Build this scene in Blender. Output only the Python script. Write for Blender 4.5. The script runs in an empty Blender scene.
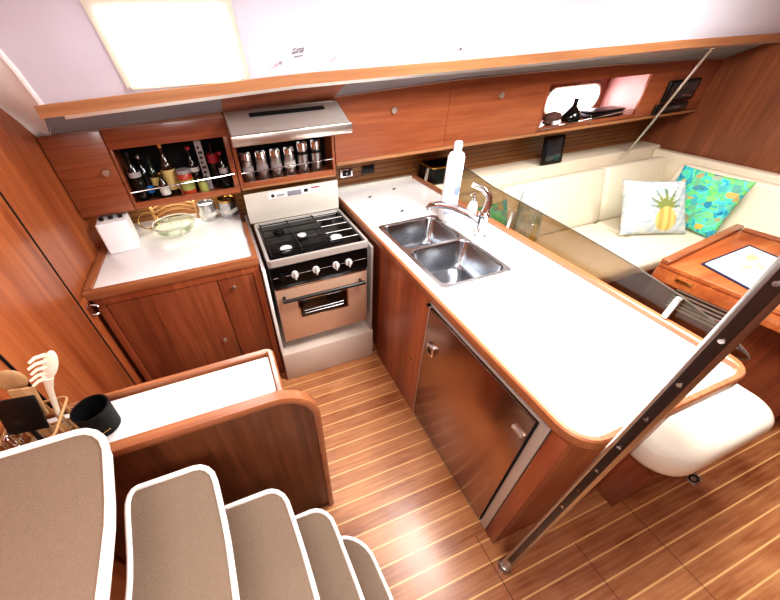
import bpy, bmesh, math, random
from mathutils import Vector, Matrix, Euler
from math import sin, cos, pi, radians, sqrt, exp
random.seed(7)
C = bpy.context.scene.collection
scene = bpy.context.scene

# ------------------------------------------------------------------ materials
def nodes(name):
    m = bpy.data.materials.new(name); m.use_nodes = True
    nt = m.node_tree
    return m, nt, nt.nodes['Principled BSDF']

def srgb(h):
    r = [int(h[i:i+2], 16)/255 for i in (0, 2, 4)]
    return [c/12.92 if c <= .04045 else ((c+.055)/1.055)**2.4 for c in r] + [1]

def de(h, k=.95):                            # slightly washed-out tone
    c = srgb(h); g = .3*c[0]+.59*c[1]+.11*c[2]; return [g+(q-g)*k for q in c[:3]]+[1]

def plain(name, hexc, rough=.5, metal=0, coat=0, bump=0, bscale=200, spec=.5, alpha=1, noise=.0, nscale=8):
    m, nt, b = nodes(name)
    col = srgb(hexc)
    b.inputs['Base Color'].default_value = col
    b.inputs['Roughness'].default_value = rough
    b.inputs['Metallic'].default_value = metal
    b.inputs['Coat Weight'].default_value = coat
    b.inputs['Specular IOR Level'].default_value = spec
    tc = nt.nodes.new('ShaderNodeTexCoord')
    n = nt.nodes.new('ShaderNodeTexNoise'); n.inputs['Scale'].default_value = nscale; n.inputs['Detail'].default_value = 3
    nt.links.new(tc.outputs['Object'], n.inputs['Vector'])
    r = nt.nodes.new('ShaderNodeValToRGB')
    k = noise if noise else .04
    r.color_ramp.elements[0].color = [c*(1-k) for c in col[:3]]+[1]
    r.color_ramp.elements[1].color = [min(1, c*(1+k)) for c in col[:3]]+[1]
    nt.links.new(n.outputs['Fac'], r.inputs['Fac']); nt.links.new(r.outputs['Color'], b.inputs['Base Color'])
    if bump:
        n2 = nt.nodes.new('ShaderNodeTexNoise'); n2.inputs['Scale'].default_value = bscale
        nt.links.new(tc.outputs['Object'], n2.inputs['Vector'])
        bp = nt.nodes.new('ShaderNodeBump'); bp.inputs['Strength'].default_value = bump; bp.inputs['Distance'].default_value = .002
        nt.links.new(n2.outputs['Fac'], bp.inputs['Height']); nt.links.new(bp.outputs['Normal'], b.inputs['Normal'])
    return m

def wood(name, dark, mid, light, axis='Z', rough=.35, coat=.25, fine=60, slat=0, slatdark='2a120a', fig=1.0, slw=.13):
    m, nt, b = nodes(name)
    N, L = nt.nodes, nt.links
    tc = N.new('ShaderNodeTexCoord'); mp = N.new('ShaderNodeMapping')
    sc = [1.0, 1.0, 1.0]; k = 'XYZ'.index(axis); sc[k] = .05
    mp.inputs['Scale'].default_value = sc
    L.new(tc.outputs['Object'], mp.inputs['Vector'])
    n1 = N.new('ShaderNodeTexNoise'); n1.inputs['Scale'].default_value = fine; n1.inputs['Detail'].default_value = 4; n1.inputs['Roughness'].default_value = .6
    n2 = N.new('ShaderNodeTexNoise'); n2.inputs['Scale'].default_value = 9*fig; n2.inputs['Detail'].default_value = 3; n2.inputs['Distortion'].default_value = .6
    L.new(mp.outputs['Vector'], n1.inputs['Vector']); L.new(mp.outputs['Vector'], n2.inputs['Vector'])
    mx = N.new('ShaderNodeMath'); mx.operation = 'MULTIPLY_ADD'; mx.inputs[1].default_value = .45
    sub = N.new('ShaderNodeMath'); sub.operation = 'MULTIPLY'; sub.inputs[1].default_value = .55
    L.new(n2.outputs['Fac'], sub.inputs[0]); L.new(n1.outputs['Fac'], mx.inputs[0]); L.new(sub.outputs[0], mx.inputs[2])
    r = N.new('ShaderNodeValToRGB')
    r.color_ramp.elements[0].position = .33; r.color_ramp.elements[0].color = de(dark)
    r.color_ramp.elements[1].position = .68; r.color_ramp.elements[1].color = de(light)
    e = r.color_ramp.elements.new(.5); e.color = de(mid)
    L.new(mx.outputs[0], r.inputs['Fac'])
    out = r.outputs['Color']
    if slat:
        sx = N.new('ShaderNodeSeparateXYZ'); L.new(tc.outputs['Object'], sx.inputs[0])
        d = N.new('ShaderNodeMath'); d.operation = 'DIVIDE'; d.inputs[1].default_value = slat; L.new(sx.outputs['Z'], d.inputs[0])
        fr = N.new('ShaderNodeMath'); fr.operation = 'FRACT'; L.new(d.outputs[0], fr.inputs[0])
        lt = N.new('ShaderNodeMath'); lt.operation = 'LESS_THAN'; lt.inputs[1].default_value = slw; L.new(fr.outputs[0], lt.inputs[0])
        mm = N.new('ShaderNodeMix'); mm.data_type = 'RGBA'; mm.inputs[7].default_value = srgb(slatdark)
        L.new(lt.outputs[0], mm.inputs[0]); L.new(out, mm.inputs[6]); out = mm.outputs[2]
    L.new(out, b.inputs['Base Color'])
    b.inputs['Roughness'].default_value = rough; b.inputs['Coat Weight'].default_value = coat; b.inputs['Coat Roughness'].default_value = .15
    return m

def floor_mat():
    m, nt, b = nodes('floor_teak_and_holly'); N, L = nt.nodes, nt.links
    tc = N.new('ShaderNodeTexCoord'); sx = N.new('ShaderNodeSeparateXYZ'); L.new(tc.outputs['Object'], sx.inputs[0])
    def math_(op, a, v=None, v2=None):
        n = N.new('ShaderNodeMath'); n.operation = op
        if hasattr(a, 'is_output'): L.new(a, n.inputs[0])
        else: n.inputs[0].default_value = a
        for i, q in ((1, v), (2, v2)):
            if q is None: continue
            if hasattr(q, 'is_output'): L.new(q, n.inputs[i])
            else: n.inputs[i].default_value = q
        return n.outputs[0]
    u = math_('DIVIDE', math_('SUBTRACT', sx.outputs['Y'], .195 - .0035), .0745)
    idx = math_('FLOOR', u); fr = math_('FRACT', u)
    stripe = math_('LESS_THAN', fr, .085)
    wn = N.new('ShaderNodeTexWhiteNoise'); wn.noise_dimensions = '1D'; L.new(idx, wn.inputs['W'])
    mp = N.new('ShaderNodeMapping'); mp.inputs['Scale'].default_value = (.06, 1, 1); L.new(tc.outputs['Object'], mp.inputs['Vector'])
    n1 = N.new('ShaderNodeTexNoise'); n1.inputs['Scale'].default_value = 70; n1.inputs['Detail'].default_value = 4; L.new(mp.outputs[0], n1.inputs['Vector'])
    n2 = N.new('ShaderNodeTexNoise'); n2.inputs['Scale'].default_value = 5; L.new(tc.outputs['Object'], n2.inputs['Vector'])
    f = math_('MULTIPLY_ADD', n1.outputs['Fac'], .5, math_('MULTIPLY_ADD', wn.outputs['Value'], .18, math_('MULTIPLY', n2.outputs['Fac'], .35)))
    r = N.new('ShaderNodeValToRGB'); L.new(f, r.inputs['Fac'])
    r.color_ramp.elements[0].position = .32; r.color_ramp.elements[0].color = de('8c4c24')
    r.color_ramp.elements[1].position = .75; r.color_ramp.elements[1].color = de('d0935f')
    # floorboard joints that run across the planks
    seam = None
    for xs, y0, y1 in ((1.43, -.6, .18), (1.075, -.6, .12), (.68, -.6, .30)):
        s = math_('MULTIPLY', math_('LESS_THAN', math_('ABSOLUTE', math_('SUBTRACT', sx.outputs['X'], xs)), .0014),
                  math_('MULTIPLY', math_('GREATER_THAN', sx.outputs['Y'], y0), math_('LESS_THAN', sx.outputs['Y'], y1)))
        seam = s if seam is None else math_('MAXIMUM', seam, s)
    m1 = N.new('ShaderNodeMix'); m1.data_type = 'RGBA'; L.new(stripe, m1.inputs[0]); L.new(r.outputs['Color'], m1.inputs[6]); m1.inputs[7].default_value = srgb('e2b67c')
    m2 = N.new('ShaderNodeMix'); m2.data_type = 'RGBA'; L.new(seam, m2.inputs[0]); L.new(m1.outputs[2], m2.inputs[6]); m2.inputs[7].default_value = srgb('2a120a')
    L.new(m2.outputs[2], b.inputs['Base Color'])
    b.inputs['Roughness'].default_value = .38; b.inputs['Coat Weight'].default_value = .35; b.inputs['Coat Roughness'].default_value = .22
    return m

def steel(name, hexc='c9c6c2', rough=.22, brush=None):
    m, nt, b = nodes(name); N, L = nt.nodes, nt.links
    b.inputs['Base Color'].default_value = srgb(hexc); b.inputs['Metallic'].default_value = 1; b.inputs['Roughness'].default_value = rough
    if brush:
        tc = N.new('ShaderNodeTexCoord'); mp = N.new('ShaderNodeMapping'); sc = [300, 300, 300]; sc['XYZ'.index(brush)] = 4
        mp.inputs['Scale'].default_value = sc; L.new(tc.outputs['Object'], mp.inputs[0])
        n = N.new('ShaderNodeTexNoise'); n.inputs['Scale'].default_value = 1; L.new(mp.outputs[0], n.inputs['Vector'])
        bp = N.new('ShaderNodeBump'); bp.inputs['Strength'].default_value = .12; bp.inputs['Distance'].default_value = .001
        L.new(n.outputs['Fac'], bp.inputs['Height']); L.new(bp.outputs[0], b.inputs['Normal'])
    return m

def glass(name, tint, gloss=.08):
    m = bpy.data.materials.new(name); m.use_nodes = True; nt = m.node_tree; N, L = nt.nodes, nt.links
    N.clear(); o = N.new('ShaderNodeOutputMaterial'); t = N.new('ShaderNodeBsdfTransparent'); g = N.new('ShaderNodeBsdfGlossy')
    t.inputs['Color'].default_value = srgb(tint); g.inputs['Roughness'].default_value = .03
    mx = N.new('ShaderNodeMixShader'); fr = N.new('ShaderNodeLayerWeight'); fr.inputs['Blend'].default_value = .5
    pw_ = N.new('ShaderNodeMath'); pw_.operation = 'POWER'; pw_.inputs[1].default_value = 4; L.new(fr.outputs['Facing'], pw_.inputs[0])
    ad = N.new('ShaderNodeMath'); ad.operation = 'MULTIPLY_ADD'; ad.inputs[1].default_value = .45; ad.inputs[2].default_value = gloss*.4; L.new(pw_.outputs[0], ad.inputs[0])
    L.new(ad.outputs[0], mx.inputs[0]); L.new(t.outputs[0], mx.inputs[1]); L.new(g.outputs[0], mx.inputs[2]); L.new(mx.outputs[0], o.inputs[0])
    return m

def glow(name, hexc, strength):
    m, nt, b = nodes(name)
    b.inputs['Base Color'].default_value = srgb(hexc); b.inputs['Emission Color'].default_value = srgb(hexc)
    b.inputs['Emission Strength'].default_value = strength; b.inputs['Roughness'].default_value = .4
    return m

def painted(name, rough=.8):
    m, nt, b = nodes(name)
    a = nt.nodes.new('ShaderNodeVertexColor'); a.layer_name = 'Col'
    n = nt.nodes.new('ShaderNodeTexNoise'); n.inputs['Scale'].default_value = 300
    tc = nt.nodes.new('ShaderNodeTexCoord'); nt.links.new(tc.outputs['Object'], n.inputs['Vector'])
    bp = nt.nodes.new('ShaderNodeBump'); bp.inputs['Strength'].default_value = .1; bp.inputs['Distance'].default_value = .001
    nt.links.new(n.outputs['Fac'], bp.inputs['Height']); nt.links.new(bp.outputs[0], b.inputs['Normal'])
    nt.links.new(a.outputs['Color'], b.inputs['Base Color']); b.inputs['Roughness'].default_value = rough
    return m

def paisley():
    m, nt, b = nodes('turquoise_paisley_fabric'); N, L = nt.nodes, nt.links
    tc = N.new('ShaderNodeTexCoord')
    v = N.new('ShaderNodeTexVoronoi'); v.inputs['Scale'].default_value = 24; L.new(tc.outputs['Object'], v.inputs['Vector'])
    n = N.new('ShaderNodeTexNoise'); n.inputs['Scale'].default_value = 12; n.inputs['Detail'].default_value = 3; n.inputs['Distortion'].default_value = 1.2
    L.new(tc.outputs['Object'], n.inputs['Vector'])
    r = N.new('ShaderNodeValToRGB'); cr = r.color_ramp
    cr.elements[0].position = .28; cr.elements[0].color = srgb('1c5f9e'); cr.elements[1].position = .75; cr.elements[1].color = srgb('2f9fd0')
    for p, h in ((.38, '3cc4cf'), (.46, '7be3d2'), (.52, '3fd08a'), (.57, '9be36a'), (.63, '35b9b4')):
        e = cr.elements.new(p); e.color = srgb(h)
    L.new(n.outputs['Fac'], r.inputs['Fac'])
    r2 = N.new('ShaderNodeValToRGB'); c2 = r2.color_ramp
    c2.elements[0].color = srgb('1f6f8f'); c2.elements[1].color = srgb('4ed6c0'); c2.elements[1].position = .9
    for p, h in ((.2, 'e8c35a'), (.3, '2aa6c8'), (.5, '8fe07a'), (.7, '1b6fb0')):
        e = c2.elements.new(p); e.color = srgb(h)
    sx = N.new('ShaderNodeSeparateColor'); L.new(v.outputs['Color'], sx.inputs[0]); L.new(sx.outputs[0], r2.inputs['Fac'])
    st = N.new('ShaderNodeMath'); st.operation = 'GREATER_THAN'; st.inputs[1].default_value = .55; L.new(sx.outputs[1], st.inputs[0])
    mx = N.new('ShaderNodeMix'); mx.data_type = 'RGBA'; L.new(st.outputs[0], mx.inputs[0]); L.new(r.outputs[0], mx.inputs[6]); L.new(r2.outputs[0], mx.inputs[7])
    L.new(mx.outputs[2], b.inputs['Base Color']); b.inputs['Roughness'].default_value = .7
    return m

M = {}
M['floor'] = floor_mat()
M['bulk'] = wood('bulkhead_cherry', '8c431f', 'a85b2f', 'bd713c', 'Z', .35, .2, 50, fig=1.2)
M['walnut'] = wood('brown_panel_mahogany', '4f2a18', '6c3d23', '85502f', 'Z', .4, .2, 55)
M['bulkf'] = wood('forward_bulkhead_cherry', '6c3a20', '82492b', '9a5d39', 'Z', .4, .2, 40, fig=.6)
M['cab'] = wood('cabinet_mahogany', '64301a', '864628', 'a05a38', 'Z', .35, .25, 60)
M['pen'] = wood('peninsula_mahogany', '7a3a20', '984f2e', 'b4683f', 'Z', .33, .3, 60)
M['upper'] = wood('upper_cabinet_mahogany', '793920', '914e2d', 'a8623c', 'X', .33, .25, 45, fig=.7)
M['upperslat'] = wood('slatted_upper_mahogany', '793920', '914e2d', 'a8623c', 'X', .33, .25, 45, slat=.048, slatdark='6e3019', fig=.7, slw=.05)
M['slat'] = wood('slatted_backboard', '7a4a26', '93602f', 'ab7a45', 'X', .4, .1, 50, slat=.034, slatdark='3c2010')
M['trimx'] = wood('edge_trim_cherry', '844a2c', '9a5c38', 'b0734a', 'X', .3, .3, 60)
M['trimy'] = wood('edge_trim_cherry_along', '844a2c', '9a5c38', 'b0734a', 'Y', .3, .3, 60)
M['rail'] = wood('rail_cherry', '9a6440', 'ae784e', 'c28d62', 'X', .3, .3, 40)
M['table'] = wood('table_cherry', '9c4c22', 'b9642f', 'd08144', 'X', .3, .35, 40, fig=.7)
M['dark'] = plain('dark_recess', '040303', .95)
M['black'] = plain('black_plastic', '0c0b0c', .35)
M['blackgloss'] = plain('black_enamel', '050506', .3, coat=.1, spec=.3)
M['white'] = plain('white_gelcoat', 'f4f3f1', .25, coat=.3)
M['liner'] = plain('white_headliner_vinyl', 'dddbe8', .55, bump=.05)  # lavender cast of the light put into the white, unlike the cove
M['under'] = plain('shaded_grey_underside', '8c8e95', .5)  # grey deepened to carry the shadow under the deck
M['leather'] = plain('cream_leather', 'efe3cc', .45, bump=.12, bscale=140, noise=.06, nscale=3)
M['cushion'] = plain('ivory_vinyl', 'f1e9d8', .4, bump=.06, bscale=120)
M['gel'] = plain('beige_gelcoat', 'cfbfb2', .35, coat=.2)
M['cream'] = plain('cream_enamel', 'd2cdc2', .3, coat=.3)
M['steel'] = steel('brushed_steel', 'c4c4c4', .3)
M['softx'] = plain('hood_steel', 'd2cfca', .34, metal=.55)
M['soft'] = plain('satin_steel', 'c4c0bb', .38, metal=.45)
M['wire'] = plain('pale_wire', 'c9c9c0', .4)
M['capgrey'] = plain('burner_cap_grey', 'd2d0cc', .35)
M['steelx'] = steel('brushed_steel_across', 'd4cdc6', .28, 'X')
M['steely'] = steel('fridge_steel', 'b3978a', .24, 'Y')
M['chrome'] = steel('chrome', 'e6e6e8', .08)
M['alu'] = steel('satin_aluminium', 'd9d6d0', .35)
M['oven'] = plain('oven_steel', 'd9b79e', .42, metal=.5)  # rosy reflection of the surrounding wood put into the base colour
M['sink'] = steel('sink_steel', 'a6a9ad', .2)
M['gold'] = steel('brass', 'c9a661', .25)
M['smoke'] = glass('smoked_acrylic', 'c8bba8')
M['ovenglass'] = plain('oven_glass', '0a0909', .05, coat=.6)
M['clear'] = glass('clear_glass', 'eef4ec', .02)
M['mat'] = plain('woven_tread_mat', '756150', .75, bump=.5, bscale=260, noise=.10, nscale=90)
M['treadrim'] = plain('white_tread_rim', 'f0eae4', .35)
M['treadwood'] = wood('tread_wood', '8a4a28', 'a3603a', 'b97448', 'Y', .4)
M['bottlewhite'] = plain('white_plastic', 'f6f5f6', .35)
M['bluegrey'] = plain('pale_blue_print', '8190b4', .4)
M['paisley'] = paisley()
M['painted'] = painted('printed_fabric')
M['paintedpaper'] = painted('printed_paper', .5)
M['wine'] = plain('dark_wine_glass', '0f1412', .08, coat=.4)
M['brownglass'] = plain('brown_bottle_glass', '2a150a', .08, coat=.4)
M['greenglass'] = plain('green_bottle_glass', '18301c', .08, coat=.4)
M['label_y'] = plain('straw_paper_label', 'cdb673', .6)
M['label_w'] = plain('white_paper_label', 'd8d6d0', .6)
M['label_b'] = plain('blue_foil_label', '2b77b8', .4)
M['red'] = plain('red_print', '9c2030', .5)
M['tomato'] = plain('tomato_sauce', 'b5452c', .3, noise=.3, nscale=40)
M['olive'] = plain('pale_green_pickle', '9aa05a', .4, noise=.2, nscale=50)
M['greypaper'] = plain('grey_carton', 'a59c9c', .6)
M['ink'] = plain('dark_ink', '2a2426', .6)
M['lightwood'] = wood('pale_utensil_wood', '9a7048', 'b48a5e', 'c9a377', 'Z', .6, 0, 60)
M['ivory'] = plain('ivory_plastic', 'ecdcc8', .4)
M['wicker'] = plain('tan_wire', 'b58c5e', .5)
M['screen'] = plain('tablet_screen', '2b3136', .08, coat=.5)
M['navy'] = plain('navy_border', '1b2246', .5)
M['porthole'] = glow('porthole_daylight', 'fff4fb', 9)
M['winglow'] = glow('frosted_window_daylight', 'ffffff', 7)
M['winframe'] = plain('cream_window_frame', 'd9d4c4', .4)
M['pink'] = plain('lit_niche_side', 'd9a29c', .5)  # lit look of the niche side put into its colour
M['greytext'] = plain('grey_mark', '8d8d95', .6)

# ------------------------------------------------------------------ mesh builder
ROOT = {}
class B:
    def __init__(s): s.bm = bmesh.new(); s.T = Matrix(); s.mi = 0
    def _add(s, bm2):
        bm2.normal_update()
        for f in bm2.faces: f.material_index = s.mi
        me = bpy.data.meshes.new('t'); bm2.transform(s.T); bm2.to_mesh(me); bm2.free()
        s.bm.from_mesh(me); bpy.data.meshes.remove(me); return s
    def box(s, x0, x1, y0, y1, z0, z1, bev=0.003, seg=2):
        b = bmesh.new(); bmesh.ops.create_cube(b, size=1)
        bmesh.ops.scale(b, vec=(x1-x0, y1-y0, z1-z0), verts=b.verts)
        bmesh.ops.translate(b, vec=((x0+x1)/2, (y0+y1)/2, (z0+z1)/2), verts=b.verts)
        bev = min(bev, .49*min(abs(x1-x0), abs(y1-y0), abs(z1-z0)))
        if bev > 0: bmesh.ops.bevel(b, geom=b.edges[:], offset=bev, segments=seg, affect='EDGES', profile=.5)
        return s._add(b)
    def obox(s, c, size, rot=(0, 0, 0), bev=.003, seg=2):
        T = s.T; s.T = T @ Matrix.Translation(c) @ Euler(rot).to_matrix().to_4x4()
        s.box(-size[0]/2, size[0]/2, -size[1]/2, size[1]/2, -size[2]/2, size[2]/2, bev, seg); s.T = T; return s
    def cyl(s, p0, p1, r0, r1=None, seg=24, bev=0):
        p0 = Vector(p0); p1 = Vector(p1); r1 = r0 if r1 is None else r1
        b = bmesh.new(); d = p1-p0
        bmesh.ops.create_cone(b, cap_ends=True, segments=seg, radius1=r0, radius2=r1, depth=d.length)
        if bev:
            es = [e for e in b.edges if abs(e.verts[0].co.z-e.verts[1].co.z) < 1e-6]
            bmesh.ops.bevel(b, geom=es, offset=bev, segments=2, affect='EDGES')
        b.transform(Matrix.Translation((p0+p1)/2) @ d.to_track_quat('Z', 'Y').to_matrix().to_4x4())
        return s._add(b)
    def lathe(s, prof, c=(0, 0, 0), seg=28, caps=True):
        b = bmesh.new(); rings = []
        for r, z in prof:
            rings.append([b.verts.new((c[0]+r*cos(2*pi*i/seg), c[1]+r*sin(2*pi*i/seg), c[2]+z)) for i in range(seg)])
        for a, q in zip(rings, rings[1:]):
            for i in range(seg):
                b.faces.new((a[i], a[(i+1) % seg], q[(i+1) % seg], q[i]))
        if caps:
            b.faces.new(list(reversed(rings[0]))); b.faces.new(rings[-1])
        bmesh.ops.recalc_face_normals(b, faces=b.faces)
        return s._add(b)
    def tube(s, pts, r, seg=10, closed=False, rs=None):
        pts = [Vector(p) for p in pts]; n = len(pts); b = bmesh.new(); rings = []; ref = None
        for i, p in enumerate(pts):
            t = (pts[(i+1) % n]-pts[i-1]) if closed else (pts[min(i+1, n-1)]-pts[max(i-1, 0)])
            t.normalize()
            if ref is None:
                ref = Vector((0, 0, 1)) if abs(t.z) < .9 else Vector((1, 0, 0))
            u = t.cross(ref).normalized(); ref = u.cross(t).normalized()
            rr = rs[i] if rs else r
            rings.append([b.verts.new(p+u*rr*cos(2*pi*k/seg)+ref*rr*sin(2*pi*k/seg)) for k in range(seg)])
        for i in range(n if closed else n-1):
            a, q = rings[i], rings[(i+1) % n]
            for k in range(seg): b.faces.new((a[k], a[(k+1) % seg], q[(k+1) % seg], q[k]))
        if not closed: b.faces.new(list(reversed(rings[0]))); b.faces.new(rings[-1])
        bmesh.ops.recalc_face_normals(b, faces=b.faces)
        return s._add(b)
    def prism(s, outline, z0, z1, holes=(), bev=0, seg=2):
        b = bmesh.new(); es = []
        for lp in [outline]+list(holes):
            vs = [b.verts.new((p[0], p[1], z0)) for p in lp]
            es += [b.edges.new((vs[i], vs[(i+1) % len(vs)])) for i in range(len(vs))]
        if holes:
            bmesh.ops.triangle_fill(b, edges=es, use_beauty=True)
        else:
            b.faces.new(b.verts[:])
        r = bmesh.ops.extrude_face_region(b, geom=b.faces[:])
        vs = [v for v in r['geom'] if isinstance(v, bmesh.types.BMVert)]
        bmesh.ops.translate(b, vec=(0, 0, z1-z0), verts=vs)
        bmesh.ops.recalc_face_normals(b, faces=b.faces)
        if bev:
            es = [e for e in b.edges if len(e.link_faces) == 2 and e.calc_face_angle(0) > .8 and abs(e.verts[0].co.z-e.verts[1].co.z) < 1e-6]
            bmesh.ops.bevel(b, geom=es, offset=bev, segments=seg, affect='EDGES')
        return s._add(b)
    def sweep(s, prof, x0, x1):               # closed (y,z) profile run along x
        b = bmesh.new()
        a = [b.verts.new((x0, p[0], p[1])) for p in prof]; q = [b.verts.new((x1, p[0], p[1])) for p in prof]
        n = len(prof)
        for i in range(n): b.faces.new((a[i], a[(i+1) % n], q[(i+1) % n], q[i]))
        b.faces.new(a); b.faces.new(q)
        bmesh.ops.recalc_face_normals(b, faces=b.faces)
        return s._add(b)
    def strip(s, rows, thick=0):              # open grid of points
        b = bmesh.new(); g = [[b.verts.new(p) for p in r] for r in rows]
        for i in range(len(g)-1):
            for j in range(len(g[0])-1): b.faces.new((g[i][j], g[i][j+1], g[i+1][j+1], g[i+1][j]))
        if thick:
            bmesh.ops.recalc_face_normals(b, faces=b.faces)
            bmesh.ops.solidify(b, geom=b.faces[:], thickness=thick)
        return s._add(b)
    def ball(s, c, r, sc=(1, 1, 1), seg=20):
        b = bmesh.new(); bmesh.ops.create_uvsphere(b, u_segments=seg, v_segments=seg//2, radius=r)
        bmesh.ops.scale(b, vec=sc, verts=b.verts); bmesh.ops.translate(b, vec=c, verts=b.verts); return s._add(b)
    def build(s, name, mat, parent=None, angle=35, **props):
        me = bpy.data.meshes.new(name)
        mats = mat if isinstance(mat, (list, tuple)) else [mat]
        if parent is None and not props.get('fixed'):
            xs = [v.co for v in s.bm.verts]
            o0 = Vector(((min(v.x for v in xs)+max(v.x for v in xs))/2, (min(v.y for v in xs)+max(v.y for v in xs))/2, min(v.z for v in xs)))
        elif parent is None: o0 = Vector((0, 0, 0))
        else: o0 = ROOT[parent.name]
        s.bm.transform(Matrix.Translation(-o0))
        for f in s.bm.faces: f.smooth = True
        s.bm.to_mesh(me); s.bm.free()
        me.set_sharp_from_angle(angle=radians(angle))
        for m in mats: me.materials.append(m)
        o = bpy.data.objects.new(name, me); C.objects.link(o)
        ROOT[o.name] = o0
        if parent is None: o.location = o0
        else: o.parent = parent
        return o

def tag(o, label=None, cat=None, group=None, kind=None):
    if label: o['label'] = label
    if cat: o['category'] = cat
    if group: o['group'] = group
    if kind: o['kind'] = kind
    return o
def empty(name, loc, label, cat, group=None):
    o = bpy.data.objects.new(name, None); o.empty_display_size = .05; C.objects.link(o); o.location = loc
    ROOT[o.name] = Vector(loc); return tag(o, label, cat, group)
def struct(o): o['kind'] = 'structure'; return o
def xz(pts, y0, y1):                         # flat board facing the cabin, outline in x-z
    b = B(); b.prism(pts, -y1, -y0); b.bm.transform(Matrix(((1, 0, 0, 0), (0, 0, -1, 0), (0, 1, 0, 0), (0, 0, 0, 1)))); return b
def rrect(x0, x1, y0, y1, r, n=6, corners=(1, 1, 1, 1)):
    pts = []
    for k, (cx, cy, a) in enumerate(((x0+r, y0+r, pi), (x1-r, y0+r, 1.5*pi), (x1-r, y1-r, 0), (x0+r, y1-r, .5*pi))):
        if corners[k]:
            pts += [(cx+r*cos(a+.5*pi*i/n), cy+r*sin(a+.5*pi*i/n)) for i in range(n+1)]
        else: pts.append((x0 if k in (0, 3) else x1, y0 if k < 2 else y1))
    return pts
def inset(pts, d):                            # offset a ccw loop inward
    out = []; n = len(pts)
    for i in range(n):
        a, p, q = Vector(pts[i-1]), Vector(pts[i]), Vector(pts[(i+1) % n])
        e1 = (p-a).normalized(); e2 = (q-p).normalized()
        n1 = Vector((-e1.y, e1.x)); n2 = Vector((-e2.y, e2.x)); k = n1+n2
        out.append(tuple(p+k*(d/max(.3, 1+n1.dot(n2)))))
    return out
def copy_tree(o):
    r = o.copy(); C.objects.link(r); ROOT[r.name] = ROOT[o.name].copy()
    for ch in list(o.children):
        c = ch.copy(); C.objects.link(c); c.parent = r; ROOT[c.name] = ROOT[o.name].copy()
        for g in ch.children:
            d = g.copy(); C.objects.link(d); d.parent = c
    return r

# ------------------------------------------------------------------ camera
cam = bpy.data.cameras.new('camera'); co = bpy.data.objects.new('camera', cam); C.objects.link(co)
cam.sensor_width = 36; cam.lens = 331/780*36; cam.shift_x = (390-344.5)/780; cam.shift_y = 10/780
cam.clip_start = .02
co.location = (0, 0, 1.80); co.rotation_euler = (radians(50.5), radians(2.3), radians(-20.2))
scene.camera = co

# ------------------------------------------------------------------ setting
struct(B().box(-1.4, 4.0, -1.6, 2.5, -.05, 0, 0).build('floor', M['floor'], fixed=True))
wl = struct(B().box(-.80, -.76, -1.6, 2.45, 0, 2.1, 0).build('wall_left', M['bulk'], fixed=True))
struct(B().box(3.95, 4.0, -1.6, 2.45, 0, 2.1, 0).build('wall_right', M['bulkf'], fixed=True))
struct(B().box(-.76, 3.95, 2.38, 2.42, 0, 1.62, 0).build('wall_back', M['slat'], fixed=True))
struct(B().box(-.76, 3.95, -1.6, -1.55, 0, 2.1, 0).build('wall_front', M['bulkf'], fixed=True))
# cabin door in the left bulkhead
d1 = struct(B().box(-.762, -.752, .995, 1.512, .06, 1.95, .004).build('door_1', M['bulk'], fixed=True))
B().box(-.7615, -.7515, .9915, .9949, .06, 1.95, 0).build('door_gap', M['dark'], d1)
B().box(-.7615, -.7505, 1.512, 1.519, .06, 1.95, 0).build('door_gap', M['dark'], d1)
struct(B().box(-.76, -.745, 1.520, 1.585, .0, .915, .004).build('trim_2', M['bulk'], fixed=True))

# coachroof side, underside and roof: x stations with the underside height where it meets the upper cabinets
st = [(-.76, 1.50, 1.592), (.43, 1.535, 1.634), (1.55, 1.575, 1.638), (2.8, 1.573, 1.652), (3.95, 1.545, 1.652)]
def rz(x):
    for (a, u, z), (b2, u2, z2) in zip(st, st[1:]):
        if a <= x <= b2: t = (x-a)/(b2-a); return u+(u2-u)*t, z+(z2-z)*t
    return st[-1][1:]
rows = [[], [], [], [], []]; und = [[], []]
for i in range(31):
    t = i/30
    for k, xs in enumerate((-.583, -.590, -.612, -.665, -.74)):
        x = xs+(3.95-xs)*t; z = rz(x)[1]; p = ((1.795, z+.03), (1.77, z+.10), (1.735, z+.22), (1.66, 2.05), (1.45, 2.10))[k]; rows[k].append((x, p[0], p[1]))
    x = -.70+4.65*t; und[0].append((x, 2.052, rz(x)[0]+.006)); x = -.60+4.55*t; und[1].append((x, 1.795, rz(x)[1]+.012))
ce = B(); ce.strip(rows)
ce.strip([[(x, y, 2.10) for x in (-.76, 3.95)] for y in (1.45, -1.6)])
ceiling = struct(ce.build('ceiling', M['liner'], fixed=True, angle=60))
B().strip(und).build('underside', M['under'], ceiling)
# white cove where the liner meets the left bulkhead
A = [(-.7595, 2.075, 1.490), (-.757, 2.055, 1.508), (-.757, 1.97, 1.580), (-.757, 1.89, 1.640), (-.757, 1.80, 1.71), (-.757, 1.68, 1.80), (-.757, 1.5, 1.94), (-.757, 1.45, 2.10)]
Bp = [(-.70, 2.06, 1.500), (-.695, 2.05, 1.507), (-.64, 1.93, 1.556), (-.598, 1.80, 1.616), (-.585, 1.787, 1.645), (-.598, 1.752, 1.76), (-.64, 1.69, 1.95), (-.74, 1.45, 2.10)]
mids = []
for q in (.15, .35, .65, .85):
    mids.append([tuple(Vector(a)*(1-q)+Vector(p)*q+Vector((-.03, .03, .02))*(4*q*(1-q))*.5) for a, p in zip(A, Bp)])
B().strip([A]+mids+[Bp]).build('cove', plain('white_cove', 'f6f4f2', .4), ceiling, angle=80)
lip = B(); lip.tube(Bp[3:7], .012, 8); lip.build('cove_lip', plain('white_cove_lip', 'f6f4f2', .4), ceiling)
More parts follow.
